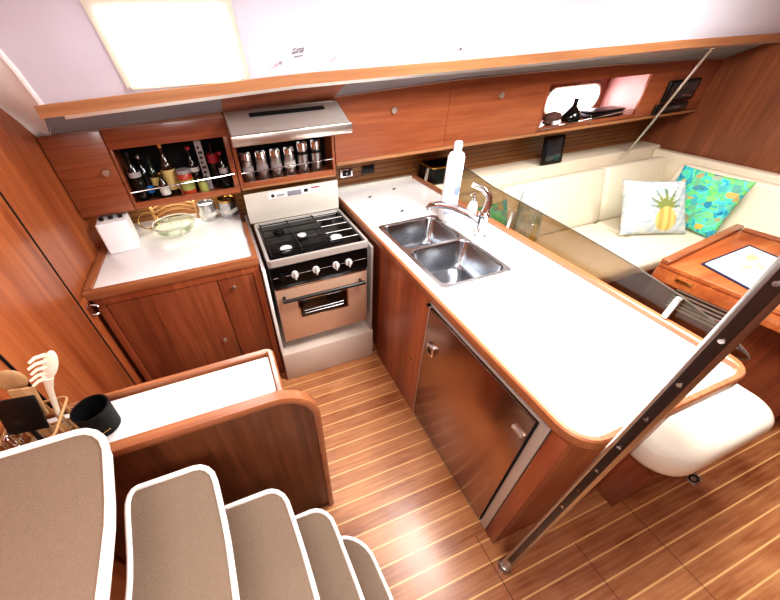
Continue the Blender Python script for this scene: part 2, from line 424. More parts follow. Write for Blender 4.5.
# small printed mark on the liner
# backlit window in the coachroof side
def ypl(z, zr): 
    return 1.77+(1.735-1.77)*(z-zr-.10)/.12 if z < zr+.22 else 1.735+(1.66-1.735)*(z-zr-.22)/(2.05-zr-.22)
def on_liner(x, z, off=.006): return (x, ypl(z, rz(x)[1])-off, z)
w = B(); w.strip([[on_liner(x+.03*(1-(z-1.67)/.26), z) for x in [-.30+i*.054 for i in range(10)]] for z in (1.672, 1.70, 1.75, 1.80, 1.86, 1.93)])
win = struct(w.build('window_1', M['winframe'], fixed=True))
w = B(); w.strip([[on_liner(x+.03*(1-(z-1.67)/.26), z, .011) for x in [-.27+i*.0525 for i in range(9)]] for z in (1.685, 1.70, 1.75, 1.80, 1.86, 1.905)])
w.build('pane', M['winglow'], win)
for x in (-.26, .18):
    B().cyl(on_liner(x, 1.675, .006), on_liner(x, 1.675, .02), .007, seg=12).build('window_catch', M['steel'], win)
mk = B()
for k, (dx, dz, l_, h_) in enumerate(((0, 0, .03, .008), (.022, .012, .035, .006), (.01, -.012, .04, .005), (.034, .002, .02, .01), (.005, .012, .014, .006))):
    mk.strip([[on_liner(.405+dx+q*l_, 1.752+dz+t_*h_+.004*q, .003) for q in (0, .5, 1)] for t_ in (0, 1)])
mk.build('printed_mark', M['greytext'], ceiling)
# long wooden handrail under the coachroof side, with a bright strip for the reflection below
def rail_mesh(y0, y1, dz0, dz1, x0, x1):
    b = B(); rr = []
    pr = [(y0, dz0), (y1, dz0), (y1, dz1), (y0, dz1)]
    for k in range(5):
        q = pr[k % 4]; rr.append([(x0+i*(x1-x0)/24, q[0], rz(x0+i*(x1-x0)/24)[1]+q[1]) for i in range(25)])
    b.strip(rr)
    for e in (0, -1): b.strip([[rr[0][e], rr[1][e]], [rr[3][e], rr[2][e]]])
    return b
vb = B(); vb.strip([[(.078+.6*k/6, 2.050, rz(.078+.6*k/6)[0]) for k in range(7)], [(.078+.6*k/6, 1.80, rz(.078+.6*k/6)[1]+.006) for k in range(7)]])
struct(vb.build('trim_3', M['upper'], fixed=True))
tr = struct(rail_mesh(1.755, 1.80, .008, .050, -.60, 3.95).build('trim_1', M['rail'], fixed=True))
rail_mesh(1.752, 1.79, -.004, .008, -.52, 3.95).build('track', M['alu'], tr)
for x in (.60, 1.25, .35):
    B().cyl((x, 1.757, rz(x)[1]+.095), (x, 1.745, rz(x)[1]+.095), .006, seg=12).build('button', M['steel'], tr)

# ------------------------------------------------------------------ upper cabinets
YF = 2.05
def knob(name, p, parent, axis=(0, -1, 0), r=.019, mat='alu'):
    a = Vector(axis); p = Vector(p); b = B()
    b.cyl(p, p+a*.012, r*.6, seg=16); b.cyl(p+a*.012, p+a*.022, r, r*.8, seg=20, bev=.002)
    return b.build(name, M[mat], parent)
# left one: plain door and an open bottle niche
u1 = empty('upper_cabinet', (-.34, 2.2, 1.115), 'upper cabinet in the left corner with plain door and open bottle niche', 'cabinet')
f = B()
f.box(-.497, .075, YF, YF+.018, 1.417, 1.51, .002); f.box(-.497, .075, YF, YF+.018, 1.117, 1.150, .002)
f.box(.047, .075, YF, YF+.018, 1.150, 1.417, .002); f.box(-.497, -.483, YF, YF+.018, 1.150, 1.417, .002)
f.build('face_frame', M['upperslat'], u1)
f = B(); f.box(-.755, .075, YF+.019, 2.37, 1.118, 1.135, 0); f.box(-.755, .075, YF+.019, 2.37, 1.485, 1.50, 0)
f.box(-.755, -.74, YF+.019, 2.37, 1.135, 1.485, 0); f.box(.060, .075, YF+.019, 2.37, 1.135, 1.485, 0); f.box(-.50, -.485, YF+.019, 2.37, 1.135, 1.485, 0)
f.build('carcass', M['cab'], u1)
B().box(-.484, .059, 2.20, 2.36, 1.136, 1.484, 0).build('back_board', M['dark'], u1)  # coloured near black for the shade inside the bottle niche
dd = B().box(-.755, -.500, YF-.006, YF+.018, 1.115, 1.505, .003).build('door', M['upperslat'], u1)
knob('knob', (-.547, YF-.006, 1.323), dd)
r1 = B().tube([(-.484, YF-.008, 1.208), (.06, YF-.008, 1.228)], .004).build('rail', M['chrome'], u1)
B().tube([(-.235, YF-.008, 1.150), (-.235, YF-.008, 1.222)], .005).build('stanchion', M['chrome'], r1)
# spice niche behind the hood
u2 = empty('spice_cabinet', (.37, 2.2, 1.13), 'open niche cabinet behind the range hood holding steel shakers', 'cabinet')
f = B(); f.box(.080, .102, YF, YF+.018, 1.135, 1.52, .002); f.box(.652, .668, YF, YF+.018, 1.135, 1.52, .002)
f.box(.102, .652, YF, YF+.018, 1.135, 1.166, .002); f.box(.102, .652, YF, YF+.018, 1.376, 1.52, .002); f.build('face_frame', M['upper'], u2)
f = B(); f.box(.082, .666, YF+.019, 2.37, 1.135, 1.150, 0); f.box(.082, .097, YF+.019, 2.37, 1.150, 1.38, 0); f.box(.651, .666, YF+.019, 2.37, 1.150, 1.38, 0)
f.build('carcass', M['cab'], u2)
B().box(.098, .650, 2.21, 2.36, 1.151, 1.39, 0).build('back_board', M['dark'], u2)  # blackened to imitate shade behind the shakers
B().box(.082, .666, YF-.012, YF+.0, 1.128, 1.140, .002).build('edge_strip', M['rail'], u2)
B().tube([(.10, YF-.006, 1.222), (.652, YF-.006, 1.232)], .0035).build('rail', M['chrome'], u2)
# long cabinet with two lift up doors
u3 = empty('upper_cabinet', (1.43, 2.2, 1.19), 'long upper cabinet between range hood and porthole with two flush doors', 'cabinet')
B().box(.672, 2.205, YF+.013, 2.37, 1.19, 1.54, 0).build('carcass', M['cab'], u3)
for x0, x1, kx, kz in ((.672, 1.434, 1.048, 1.453), (1.437, 2.205, 1.819, 1.469)):
    dd = xz([(x0, 1.208), (x1, 1.208), (x1, rz(x1)[0]), ((x0+x1)/2, rz((x0+x1)/2)[0]), (x0, rz(x0)[0])], YF-.004, YF+.012).build('door', M['upper'], u3)
    knob('knob', (kx, YF-.004, kz), dd)
B().box(.672, 2.205, YF-.012, YF+.012, 1.186, 1.206, .003).build('edge_strip', M['rail'], u3)
# niche with porthole + forward locker
u4 = empty('upper_cabinet', (2.95, 2.2, 1.19), 'upper cabinet at the forward bulkhead with open niche around the porthole', 'cabinet')
f = B(); f.box(2.208, 2.232, YF, YF+.02, 1.21, 1.497, .0015); f._add(xz([(2.208, 1.497), (3.945, 1.497), (3.945, rz(3.945)[0]), (2.8, rz(2.8)[0]), (2.208, rz(2.208)[0])], YF, YF+.02).bm)
f.box(3.195, 3.945, YF, YF+.02, 1.21, 1.497, .0015); f.box(2.232, 3.195, YF, YF+.02, 1.21, 1.234, .0015)
f.build('face_frame', M['upper'], u4)
f = B(); f.box(2.208, 3.945, YF+.021, 2.378, 1.20, 1.222, 0); f.box(2.208, 3.945, YF+.021, 2.378, 1.51, 1.53, 0); f.box(2.212, 2.230, YF+.021, 2.378, 1.222, 1.51, 0)
f.build('carcass', M['cab'], u4)
B().box(2.208, 3.945, YF-.012, YF+.012, 1.186, 1.206, .003).build('edge_strip', M['rail'], u4)
B().box(3.20, 3.215, YF+.021, 2.378, 1.222, 1.51, 0).build('lit_side', M['pink'], u4)  # pink tone paints this side as lit
B().box(2.231, 3.199, 2.366, 2.377, 1.223, 1.509, 0).build('back_board', M['cab'], u4)
r1 = B().tube([(2.24, YF-.008, 1.222), (3.19, YF-.008, 1.275)], .0035).build('rail', M['chrome'], u4)
B().tube([(2.72, YF-.008, 1.21), (2.72, YF-.008, 1.255)], .005).build('stanchion', M['chrome'], r1)
w2 = B().prism(rrect(2.55, 3.13, 1.235, 1.43, .09, 8), -.004, .004); w2.bm.transform(Matrix(((1, 0, 0, 0), (0, 0, 1, 2.358), (0, 1, 0, 0), (0, 0, 0, 1))))
w2 = struct(w2.build('window_2', M['winframe'], fixed=True))
p = B().prism(rrect(2.572, 3.108, 1.25, 1.415, .08, 8), -.003, .003); p.bm.transform(Matrix(((1, 0, 0, 0), (0, 0, 1, 2.352), (0, 1, 0, 0), (0, 0, 0, 1))))
p.build('pane', M['porthole'], w2)

# range hood
hd = empty('range_hood', (.38, 1.95, 1.40), 'brushed steel slanted range hood above the stove', 'range hood')
def quadbox(b, x0, x1, prof): return b.sweep(prof, x0, x1)
B().sweep([(1.83, 1.455), (2.046, 1.532), (2.046, 1.43), (1.83, 1.425)], .084, .690).build('canopy', M['softx'], hd)
B().box(.078, .697, 1.815, 1.845, 1.408, 1.457, .004).build('front_lip', M['steelx'], hd)
sl = B(); sl.T = Matrix.Translation((.40, 1.985, 1.5125)) @ Euler((radians(19.6), 0, 0)).to_matrix().to_4x4(); sl.box(-.2, .2, -.016, .016, -.002, .003, .001)
sl.build('vent_slot', M['dark'], hd)

# ------------------------------------------------------------------ shakers on the spice shelf
sx = [.146, .232, .317, .400, .484, .568]
lab = ['steel shaker in the spice niche, farthest toward the bottle cabinet', 'second steel shaker in the spice niche counting from the bottle cabinet',
       'third steel shaker in the spice niche counting from the bottle cabinet', 'fourth steel shaker in the spice niche counting from the bottle cabinet',
       'tall steel shaker with black band in the spice niche, second from the plain doors', 'tall steel shaker with black band in the spice niche, beside the plain doors']
for i, x in enumerate(sx):
    h = .165 if i < 4 else .185; c = (x, 2.125, 1.1515)
    e = empty('spice_shaker', c, lab[i], 'shaker', 'steel shakers in the spice niche')
    B().lathe([(.0, 0), (.033, 0), (.034, .004), (.034, h*.72), (.031, h*.74)], c).build('body', M['steel'], e)
    B().lathe([(.0, h*.745), (.035, h*.745), (.035, h*.95), (.028, h), (0, h)], c).build('lid', M['chrome'], e)
    if i >= 4: B().lathe([(.0345, h*.60), (.0352, h*.60), (.0352, h*.70), (.0345, h*.70)], c, caps=False).build('band', M['black'], e)
    else: B().lathe([(.0345, h*.3), (.0350, h*.3), (.0350, h*.52), (.0345, h*.52)], c, caps=False).build('paper_band', M['greypaper'] if i < 3 else M['label_w'], e)

# ------------------------------------------------------------------ bottles in the left niche
def bottle(x, y, label, cat, h, r, glassm, lab_mat=None, lab_z=(.25, .55), cap='black', neck=.35, z=1.1365):
    c = (x, y, z); e = empty('bottle', c, label, cat, 'bottles and jars in the left upper niche')
    B().lathe([(0, 0), (r*.95, 0), (r, .004), (r, h*(1-neck)-.02), (r*.8, h*(1-neck)), (r*.36, h*(1-neck*.65)), (r*.33, h*.97), (0, h*.97)], c).build('body', M[glassm], e)
    B().lathe([(0, h*.93), (r*.42, h*.93), (r*.42, h), (0, h)], c).build('cap', M[cap], e)
    if lab_mat:
        B().lathe([(r*1.01, h*lab_z[0]), (r*1.04, h*lab_z[0]), (r*1.04, h*lab_z[1]), (r*1.01, h*lab_z[1])], c, caps=False).build('paper_label', M[lab_mat], e)
    return e
bottle(-.442, 2.105, 'dark bottle with pale grey shoulder band at the door end of the niche', 'bottle', .255, .030, 'wine', 'greypaper', (.52, .62))
bottle(-.408, 2.168, 'dark bottle with blue label behind the first bottle of the niche', 'bottle', .22, .028, 'wine', 'label_b', (.12, .3), 'steel')
bottle(-.360, 2.150, 'slim green bottle between the dark bottles and the straw-labelled one', 'bottle', .215, .024, 'greenglass', 'label_y', (.3, .5), 'black')
bottle(-.325, 2.103, 'short bottle with white label in front of the slim green bottle', 'bottle', .14, .026, 'brownglass', 'label_w', (.15, .5), 'gold', .4)
bottle(-.283, 2.155, 'tall brown bottle with large straw-coloured label and gold cap', 'bottle', .265, .036, 'brownglass', 'label_y', (.12, .52), 'gold')
bottle(-.150, 2.163, 'dark bottle with red neck cap standing behind the sauce jar', 'bottle', .235, .030, 'wine', 'label_w', (.45, .55), 'red')
bottle(-.03, 2.163, 'dark bottle with red label at the stove end of the niche', 'bottle', .23, .032, 'wine', 'red', (.6, .8), 'black')
bottle(.01, 2.105, 'short dark bottle with grey label nearest the stove end of the niche', 'bottle', .20, .026, 'wine', 'greypaper', (.45, .6), 'red')
c = (-.205, 2.113, 1.1365)
e = empty('sauce_jar', c, 'squat jar of red sauce with floral label behind the niche rail', 'jar', 'bottles and jars in the left upper niche')
B().lathe([(0, 0), (.038, 0), (.042, .01), (.042, .10), (.034, .115), (0, .115)], c).build('body', M['tomato'], e)
B().lathe([(0, .115), (.037, .115), (.037, .135), (0, .135)], c).build('lid', M['greypaper'], e)
B().lathe([(.0425, .03), (.0432, .03), (.0432, .085), (.0425, .085)], c, caps=False).build('paper_label', M['olive'], e)
c = (-.122, 2.098, 1.1365)
e = empty('pickle_jar', c, 'small jar of pale green pickles beside the sauce jar', 'jar', 'bottles and jars in the left upper niche')
B().lathe([(0, 0), (.024, 0), (.026, .008), (.026, .055), (.021, .065), (0, .065)], c).build('body', M['olive'], e)
B().lathe([(0, .066), (.023, .066), (.023, .08), (0, .08)], c).build('lid', M['gold'], e)
c = (-.10, 2.15, 1.1365)
e = empty('carton', c, 'tall narrow grey carton with dark vertical lettering in the bottle niche', 'carton', 'bottles and jars in the left upper niche')
B().box(-.108, -.072, 2.14, 2.17, 1.1365, 1.405, .002).build('box_body', M['greypaper'], e)
b = B()
for k in range(7): b.box(-.100, -.100+.012+.005*(k % 3), 2.1385, 2.1405, 1.20+k*.026, 1.214+k*.026, .0005)
b.build('printed_letters', M['ink'], e)

# things in the porthole niche
e = empty('cap_hat', (2.50, 2.2, 1.222), 'brown rounded cloth bundle at the near end of the porthole niche', 'cloth bundle')
b = B(); b.ball((2.47, 2.17, 1.2635), .06, (1.3, .8, .66)); b.ball((2.40, 2.14, 1.242), .03, (1.2, 1, .6)); b.build('body', plain('brown_cloth', '54362f', .8), e)
B().box(2.43, 2.50, 2.105, 2.125, 1.2225, 1.25, .006).build('tag', M['bottlewhite'], e)
e.name = 'cloth_bundle'
c = (2.66, 2.17, 1.2232)
e = empty('decanter', c, 'dark tapering decanter against the bright porthole', 'decanter')
B().lathe([(0, 0), (.065, 0), (.07, .01), (.066, .045), (.04, .075), (.018, .10), (.016, .13), (0, .13)], c).build('body', M['wine'], e)
B().lathe([(0, .131), (.018, .131), (.02, .145), (0, .15)], c).build('stopper', M['black'], e)
e = empty('sunglasses_case', (2.98, 2.18, 1.222), 'long flat black case lying in the porthole niche beside the side wall painted as lit', 'case')
B().box(2.80, 3.16, 2.11, 2.24, 1.2225, 1.262, .018, 4).build('body', M['black'], e); B().box(2.802, 3.158, 2.112, 2.238, 1.2625, 1.275, .006, 3).build('lid', M['black'], e)
# radio units at the forward end
for z0, z1, x0, x1, l in ((1.292, 1.440, 3.42, 3.77, 'black upright speaker unit mounted on the forward locker face'), (1.212, 1.282, 3.38, 3.76, 'flat black radio unit below the upright speaker unit')):
    e = empty('radio_unit', ((x0+x1)/2, 2.03, z0), l, 'radio')
    B().box(x0, x1, 2.024, YF-.0005, z0, z1, .012, 3).build('housing', M['black'], e)
    B().box(x0+.03, x1-.03, 2.021, 2.025, z0+.02, z1-.02, .002).build('front_panel', M['screen'], e)
    B().box(x0+.20, x0+.27, 2.0185, 2.0215, z0+.035, z0+.043, .001).build('badge', M['alu'], e)
# tablet
t = B(); t.T = Matrix.Translation((2.60, 2.10, .985)) @ Euler((radians(-14), 0, radians(-3))).to_matrix().to_4x4()
e = empty('tablet', (2.60, 2.13, .94), 'black framed tablet leaning on the slatted backboard above the settee', 'tablet')
tm = Matrix.Translation((2.615, 2.19, 1.004)) @ Euler((radians(-13), 0, radians(-2))).to_matrix().to_4x4()
b = B(); b.T = tm; b.box(-.105, .105, -.008, .008, -.10, .115, .006); b.build('frame', M['black'], e)
b = B(); b.T = tm; b.box(-.075, .075, -.011, -.007, -.075, .09, .001); b.build('screen', M['screen'], e)

# ------------------------------------------------------------------ left counter
lc = empty('galley_cabinet', (-.35, 2.0, 0), 'low mahogany cabinet in the left corner beside the stove', 'cabinet')
f = B(); f.box(-.735, .058, 1.625, 2.37, 0.0, .878, 0); f.build('carcass', M['cab'], lc)
f = B(); f.box(-.735, .058, 1.60, 1.624, .838, .878, .002); f.box(-.735, -.70, 1.60, 1.624, 0, .838, .002); f.box(.020, .058, 1.60, 1.624, 0, .838, .002); f.build('face_frame', M['pen'], lc)
d_ = B().box(-.697, -.172, 1.606, 1.624, .05, .834, .003).build('door', M['cab'], lc); knob('knob', (-.235, 1.606, .43), d_, r=.013)
d_ = B().box(-.168, .017, 1.606, 1.624, .05, .834, .003).build('door', M['cab'], lc); knob('knob', (-.096, 1.606, .777), d_, r=.013)
wt = empty('worktop', (-.35, 2.0, .88), 'white worktop with wooden edge in the left corner', 'worktop')
B().box(-.715, .036, 1.618, 2.372, .885, .925, .001).build('surface', M['white'], wt)
B().box(-.757, .064, 1.588, 1.617, .882, .932, .006).build('front_trim', M['trimx'], wt)
B().box(.037, .064, 1.618, 2.05, .882, .940, .006).build('side_trim', M['trimy'], wt)
B().box(-.757, -.716, 1.618, 2.372, .882, .936, .006).build('side_trim', M['trimy'], wt)
# door holder hook
lt_ = B().box(-.7445, -.735, 1.527, 1.56, .835, .895, .003).build('latch', M['chrome'], d1)
b = B(); b.tube([(-.73+.035*sin(a), 1.545-.004, .862+.028*cos(a)) for a in [i*pi/9-.2 for i in range(11)]], .006); hk = b.build('hook', M['chrome'], d1); hk.parent = lt_
# items on it
jm = Matrix.Translation((-.620, 1.995, .9255)) @ Euler((0, 0, radians(6))).to_matrix().to_4x4()
e = empty('water_jug', (-.615, 1.995, .9255), 'white rectangular plastic jug with dark openings on the left worktop', 'jug')
b = B(); b.T = jm; b.box(-.075, .075, -.03, .12, 0, .172, .010, 3); b.build('body', M['bottlewhite'], e)
for xx in (-.045, .0, .045):
    b = B(); b.T = jm; b.cyl((xx, .03, .1725), (xx, .03, .186), .012, seg=14); b.build('opening', M['black'], e)
c = (-.345, 2.09, .9255)
e = empty('glass_bowl', c, 'shallow ribbed glass bowl with wire rim on the left worktop', 'bowl')
B().lathe([(.05, 0), (.055, .0), (.09, .02), (.115, .055), (.118, .07), (.113, .07), (.086, .024), (.05, .005)], c, caps=False).build('body', M['clear'], e)
b = B(); b.tube([(c[0]+.118*cos(a), c[1]+.118*sin(a), c[2]+.071) for a in [i*2*pi/36 for i in range(36)]], .0035, 8, True)
for k in range(10):
    a = k*2*pi/10; b.tube([(c[0]+.052*cos(a), c[1]+.052*sin(a), c[2]+.004), (c[0]+.094*cos(a), c[1]+.094*sin(a), c[2]+.018), (c[0]+.121*cos(a), c[1]+.121*sin(a), c[2]+.066)], .0018, 6)
b.build('wire_rim', M['wire'], e)
b = B(); c = (-.495, 2.20, .990)
b.tube([(c[0]+.055*cos(a), c[1]+.055*sin(a)*.35, c[2]+.045*sin(a)) for a in [i*2*pi/28 for i in range(28)]], .0035, 8, True)
b.tube([(c[0]-.004, c[1], .945), (c[0]+.004, c[1], .930)], .008, 10)
tag(b.build('ring_trivet', M['gold']), 'thin brass ring propped beside the white jug', 'trivet')
b = B(); 
for k in range(3): b.tube([(-.47+.25*i/8, 2.30-.012*k, .965+.03*k+.035*sin(pi*i/8)) for i in range(9)], .0035, 8)
b.box(-.478, -.466, 2.265, 2.31, .9255, 1.04, .004); b.box(-.226, -.214, 2.265, 2.31, .9255, 1.04, .004)
tag(b.build('backboard_stand_in', M['wicker']), 'wire rack added in place of the golden backboard behind the glass bowl', 'rack')  # made-up rack stands in for backboard slats and the glow on them
for x, r, h, l, lm in ((-.148, .052, .095, 'plain grey tin canister beside the gold-lidded tin', 'steel'), (-.025, .058, .10, 'grey tin canister with open gold lid near the stove', 'gold')):
    c = (x, 2.23, .9255); e = empty('canister', c, l, 'canister', 'tin canisters on the left worktop')
    B().lathe([(0, 0), (r-.002, 0), (r, .003), (r, h), (0, h)], c).build('body', M['steel'], e)
    B().lathe([(r*.8, h+.0005), (r+.003, h+.0005), (r+.003, h+.014), (r*.86, h+.016), (r*.8, h+.006)], c, caps=False).build('lid', M[lm], e)
    B().lathe([(r+.0004, h*.28), (r+.0010, h*.28), (r+.0010, h*.55), (r+.0004, h*.55)], c, caps=False).build('paper_label', M['label_w'], e)

# ------------------------------------------------------------------ stove
tag(B().box(.068, .700, 1.511, 2.37, 0, .245, .008).build('stove_plinth', M['gel']), 'moulded beige plinth on the floor below the stove', 'plinth')
B().box(.066, .084, 1.53, 2.30, .246, .878, .003).build('side_panel', M['white'], lc)
sv = empty('stove', (.38, 1.77, .33), 'stainless gimballed gas stove with black hob between the counters', 'stove')
B().box(.108, .660, 1.552, 2.015, .335, .885, .004).build('body', M['steel'], sv)
dr = B().box(.108, .660, 1.53, 1.551, .338, .728, .006).build('oven_door', M['oven'], sv)
B().box(.222, .535, 1.5265, 1.532, .498, .640, .002).build('window_frame', M['chrome'], dr)
B().box(.232, .525, 1.524, 1.5285, .508, .630, .001).build('window_pane', M['ovenglass'], dr)
b = B(); b.tube([(.255, 1.5225, .555), (.50, 1.5225, .555)], .002); b.tube([(.255, 1.5225, .535), (.50, 1.5225, .535)], .002); b.build('oven_rack', M['steel'], dr)
b = B(); b.tube([(.15, 1.53, .678), (.15, 1.490, .678)], .009); b.tube([(.612, 1.53, .678), (.612, 1.490, .678)], .009); b.tube([(.135, 1.488, .678), (.63, 1.488, .678)], .011, 12)
b.build('handle', M['black'], dr)
B().box(.112, .655, 1.527, 1.552, .735, .742, .001).build('trim_strip', M['chrome'], sv)
pn = B().box(.104, .664, 1.534, 1.551, .745, .868, .003).build('control_panel', M['blackgloss'], sv)
B().tube([(.115, 1.532, .812), (.65, 1.532, .812)], .002).build('panel_line', M['chrome'], pn)
for kx in (.160, .232, .352, .468, .545):
    b = B(); b.cyl((kx, 1.534, .815), (kx, 1.518, .815), .020, seg=20); b.obox((kx, 1.512, .815), (.010, .02, .044), (0, 0, 0), .004)
    b.build('knob', M['capgrey'] if kx != .160 else M['black'], pn)
b = B(); O = rrect(.100, .668, 1.522, 2.02, .022, 5); b.prism(O, .886, .925, [inset(O, .016)], .002); b.build('hob_rim', M['soft'], sv)
B().box(.1165, .6515, 1.5385, 2.0035, .887, .900, .001).build('hob_plate', M['blackgloss'], sv)
for bx, by, br in ((.225, 1.645, .045), (.52, 1.655, .045), (.345, 1.765, .036), (.54, 1.905, .036), (.23, 1.90, .036)):
    bu = B().lathe([(0, .900), (br, .900), (br, .908), (br*.8, .914), (br*.75, .9145), (0, .9145)], (bx, by, 0)).build('burner', M['black'], sv)
    B().lathe([(0, .915), (br*.72, .915), (br*.72, .920), (0, .923)], (bx, by, 0)).build('burner_cap', M['capgrey'] if br > .04 or bx == .345 else M['black'], bu)
b = B()
for y in (1.60, 1.69, 1.78, 1.87, 1.955): b.tube([(.130, y, .931), (.638, y, .931)], .0036, 8)
for x in (.135, .30, .465, .633): b.tube([(x, 1.56, .927), (x, 1.98, .927)], .005, 8)
for x in (.135, .633):
    for y in (1.57, 1.975): b.cyl((x, y, .9005), (x, y, .927), .005, seg=10)
b.build('pot_grate', M['blackgloss'], sv)
for y in (1.60, 1.69, 1.78, 1.87, 1.955):
    b = B(); b.tube([(.47, y, .9345), (.632, y, .9345)], .0024, 6); b.build('grate_highlight', M['capgrey'], sv)  # pale tubes laid on the grate as painted highlights
# raised lid behind the hob
ld = B().box(.082, .668, 2.022, 2.036, .926, 1.108, .004).build('back_panel', M['cream'], sv)
lp = B().box(.222, .556, 2.0195, 2.0225, 1.058, 1.098, .001).build('notice_strip', M['bottlewhite'], ld)
lp.parent = ld
b = B(); b.cyl((.250, 2.0195, 1.078), (.250, 2.018, 1.078), .010, seg=16); b.box(.275, .325, 2.018, 2.0197, 1.076, 1.080, .0003); b.box(.275, .315, 2.018, 2.0197, 1.068, 1.071, .0003); b.box(.445, .47, 2.018, 2.0197, 1.07, 1.09, .0003); b.build('printed_marks', M['ink'], ld)
B().box(.340, .428, 2.018, 2.0197, 1.062, 1.092, .0005).build('printed_box', M['greytext'], ld)
B().box(.49, .548, 2.018, 2.0197, 1.085, 1.094, .0005).build('red_mark', M['red'], ld)

# sockets on the backboard
for x, l, mt in ((.855, 'chrome-edged socket on the backboard nearest the stove', 'chrome'), (1.03, 'all-black socket on the backboard behind the peninsula', 'black')):
    e = empty('wall_socket', (x, 2.37, 1.0), l, 'socket')
    B().box(x-.05, x+.05, 2.368, 2.3795, .998, 1.058, .006).build('plate', M[mt], e)
    B().box(x-.033, x+.033, 2.364, 2.369, 1.008, 1.048, .004).build('insert', M['black'], e)
    if mt == 'chrome': B().box(x-.004, x+.004, 2.361, 2.3645, 1.02, 1.036, .001).build('switch', M['chrome'], e)

# ------------------------------------------------------------------ peninsula
pc = empty('peninsula_cabinet', (1.02, 1.3, 0), 'mahogany peninsula cabinet carrying the sink counter', 'cabinet')
f = B(); f.box(.752, 1.298, .246, .268, 0, .878, .001); f.box(1.278, 1.300, .27, 2.36, 0, .878, 0); f.box(.752, .775, .27, .31, 0, .878, 0)
f.box(.752, .775, .31, .98, .862, .878, 0); f.box(.752, .775, .98, 1.515, 0, .05, 0); f.box(.752, .775, .98, 1.51, .85, .878, 0); f.box(.752, .775, 1.50, 2.36, 0, .878, 0)
f.build('carcass', M['pen'], pc)
B().box(.684, .700, 1.53, 2.30, .246, .878, .003).build('side_panel', M['soft'], pc)
dd = B().box(.730, .751, .982, 1.505, .006, .872, .003).build('door', M['pen'], pc)
kb = knob('knob', (.730, 1.065, .405), dd, (-1, 0, 0), .009, 'gold')
B().box(.730, .751, .246, .300, .002, .874, .003).build('corner_post', M['pen'], pc)
fr = empty('fridge', (.73, .64, 0), 'steel front-opening fridge door set in the peninsula', 'fridge')
O = [(.304, .012), (.980, .012), (.980, .866), (.304, .866)]
b = B(); b.prism([(p[0], p[1]) for p in O], -.008, .012, [[(.340, .03), (.966, .03), (.966, .852), (.340, .852)]], .001)
b.bm.transform(Matrix(((0, 0, 1, .738), (1, 0, 0, 0), (0, 1, 0, 0), (0, 0, 0, 1)))); b.build('frame', M['soft'], fr)
fd = B().box(.722, .742, .345, .964, .034, .846, .003).build('door', M['steely'], fr)
B().box(.7235, .748, .3405, .3445, .034, .85, 0).build('gap', M['dark'], fr)
hh = B().box(.708, .723, .868, .925, .612, .672, .004).build('latch', M['chrome'], fd)
B().box(.7065, .709, .880, .912, .625, .655, .001).build('latch_recess', M['black'], fd)
b = B(); b.box(.708, .723, .352, .400, .748, .762, .003); b.build('handle', M['alu'], fd)
b = B(); b.cyl((.728, .972, .858), (.712, .972, .858), .008, seg=12); b.build('hinge', M['black'], fr)

pw = empty('worktop', (1.06, 1.3, .88), 'long white peninsula worktop with wooden edge and two sinks', 'worktop')
OUT = [(.715, 2.365)] + [(.715, .30)] + [(.715+.085*(1-cos(a)), .30-.098*sin(a)) for a in [i*pi/12 for i in range(1, 7)]] + [(1.35, .2015)] + \
      [(1.35+.07*sin(a), .2715-.07*cos(a)) for a in [i*pi/12 for i in range(1, 7)]] + [(1.42, 2.365)]
INN = inset(OUT, .020); INN[0] = (.735, 2.365); INN[-1] = (1.388, 2.365)
INN = [(min(p[0], 1.388), p[1]) for p in INN]
SK = rrect(.795, 1.152, .985, 1.648, .03, 5)
b = B(); b.prism(list(INN), .885, .925, [SK]); b.build('surface', M['white'], pw)
# edge trim as one ring, higher on the saloon side
def ring(outer, inner, z0, ztop):
    b = bmesh.new(); n = len(outer); v = []
    for o_, i_ in zip(outer, inner):
        zt = ztop(o_)
        v.append([b.verts.new((o_[0], o_[1], z0)), b.verts.new((o_[0], o_[1], zt-.006)), b.verts.new((o_[0]*.75+i_[0]*.25, o_[1]*.75+i_[1]*.25, zt)),
                  b.verts.new((o_[0]*.15+i_[0]*.85, o_[1]*.15+i_[1]*.85, zt)), b.verts.new((i_[0], i_[1], zt-.004)), b.verts.new((i_[0], i_[1], z0))])
    for a, q in zip(v, v[1:]):
        for k in range(6): b.faces.new((a[k], a[(k+1) % 6], q[(k+1) % 6], q[k]))
    b.faces.new(v[0]); b.faces.new(v[-1]); bmesh.ops.recalc_face_normals(b, faces=b.faces); return b
b = B(); b._add(ring(OUT, INN, .892, lambda p: .929 if p[0] < 1.3 else .929+.02*min(1, (p[0]-1.3)/.12))); b.build('edge_trim', M['trimy'], pw)
B().box(.74, 1.385, 2.325, 2.366, .9252, .945, .004).build('back_lip', M['cream'], pw)
for hx, hy in ((.931, 2.113), (1.152, 2.179), (1.019, 1.802)):
    B().obox((hx, hy, .9258), (.030, .018, .0012), (0, 0, .5), .0004).build('finger_hole', M['dark'], pw)

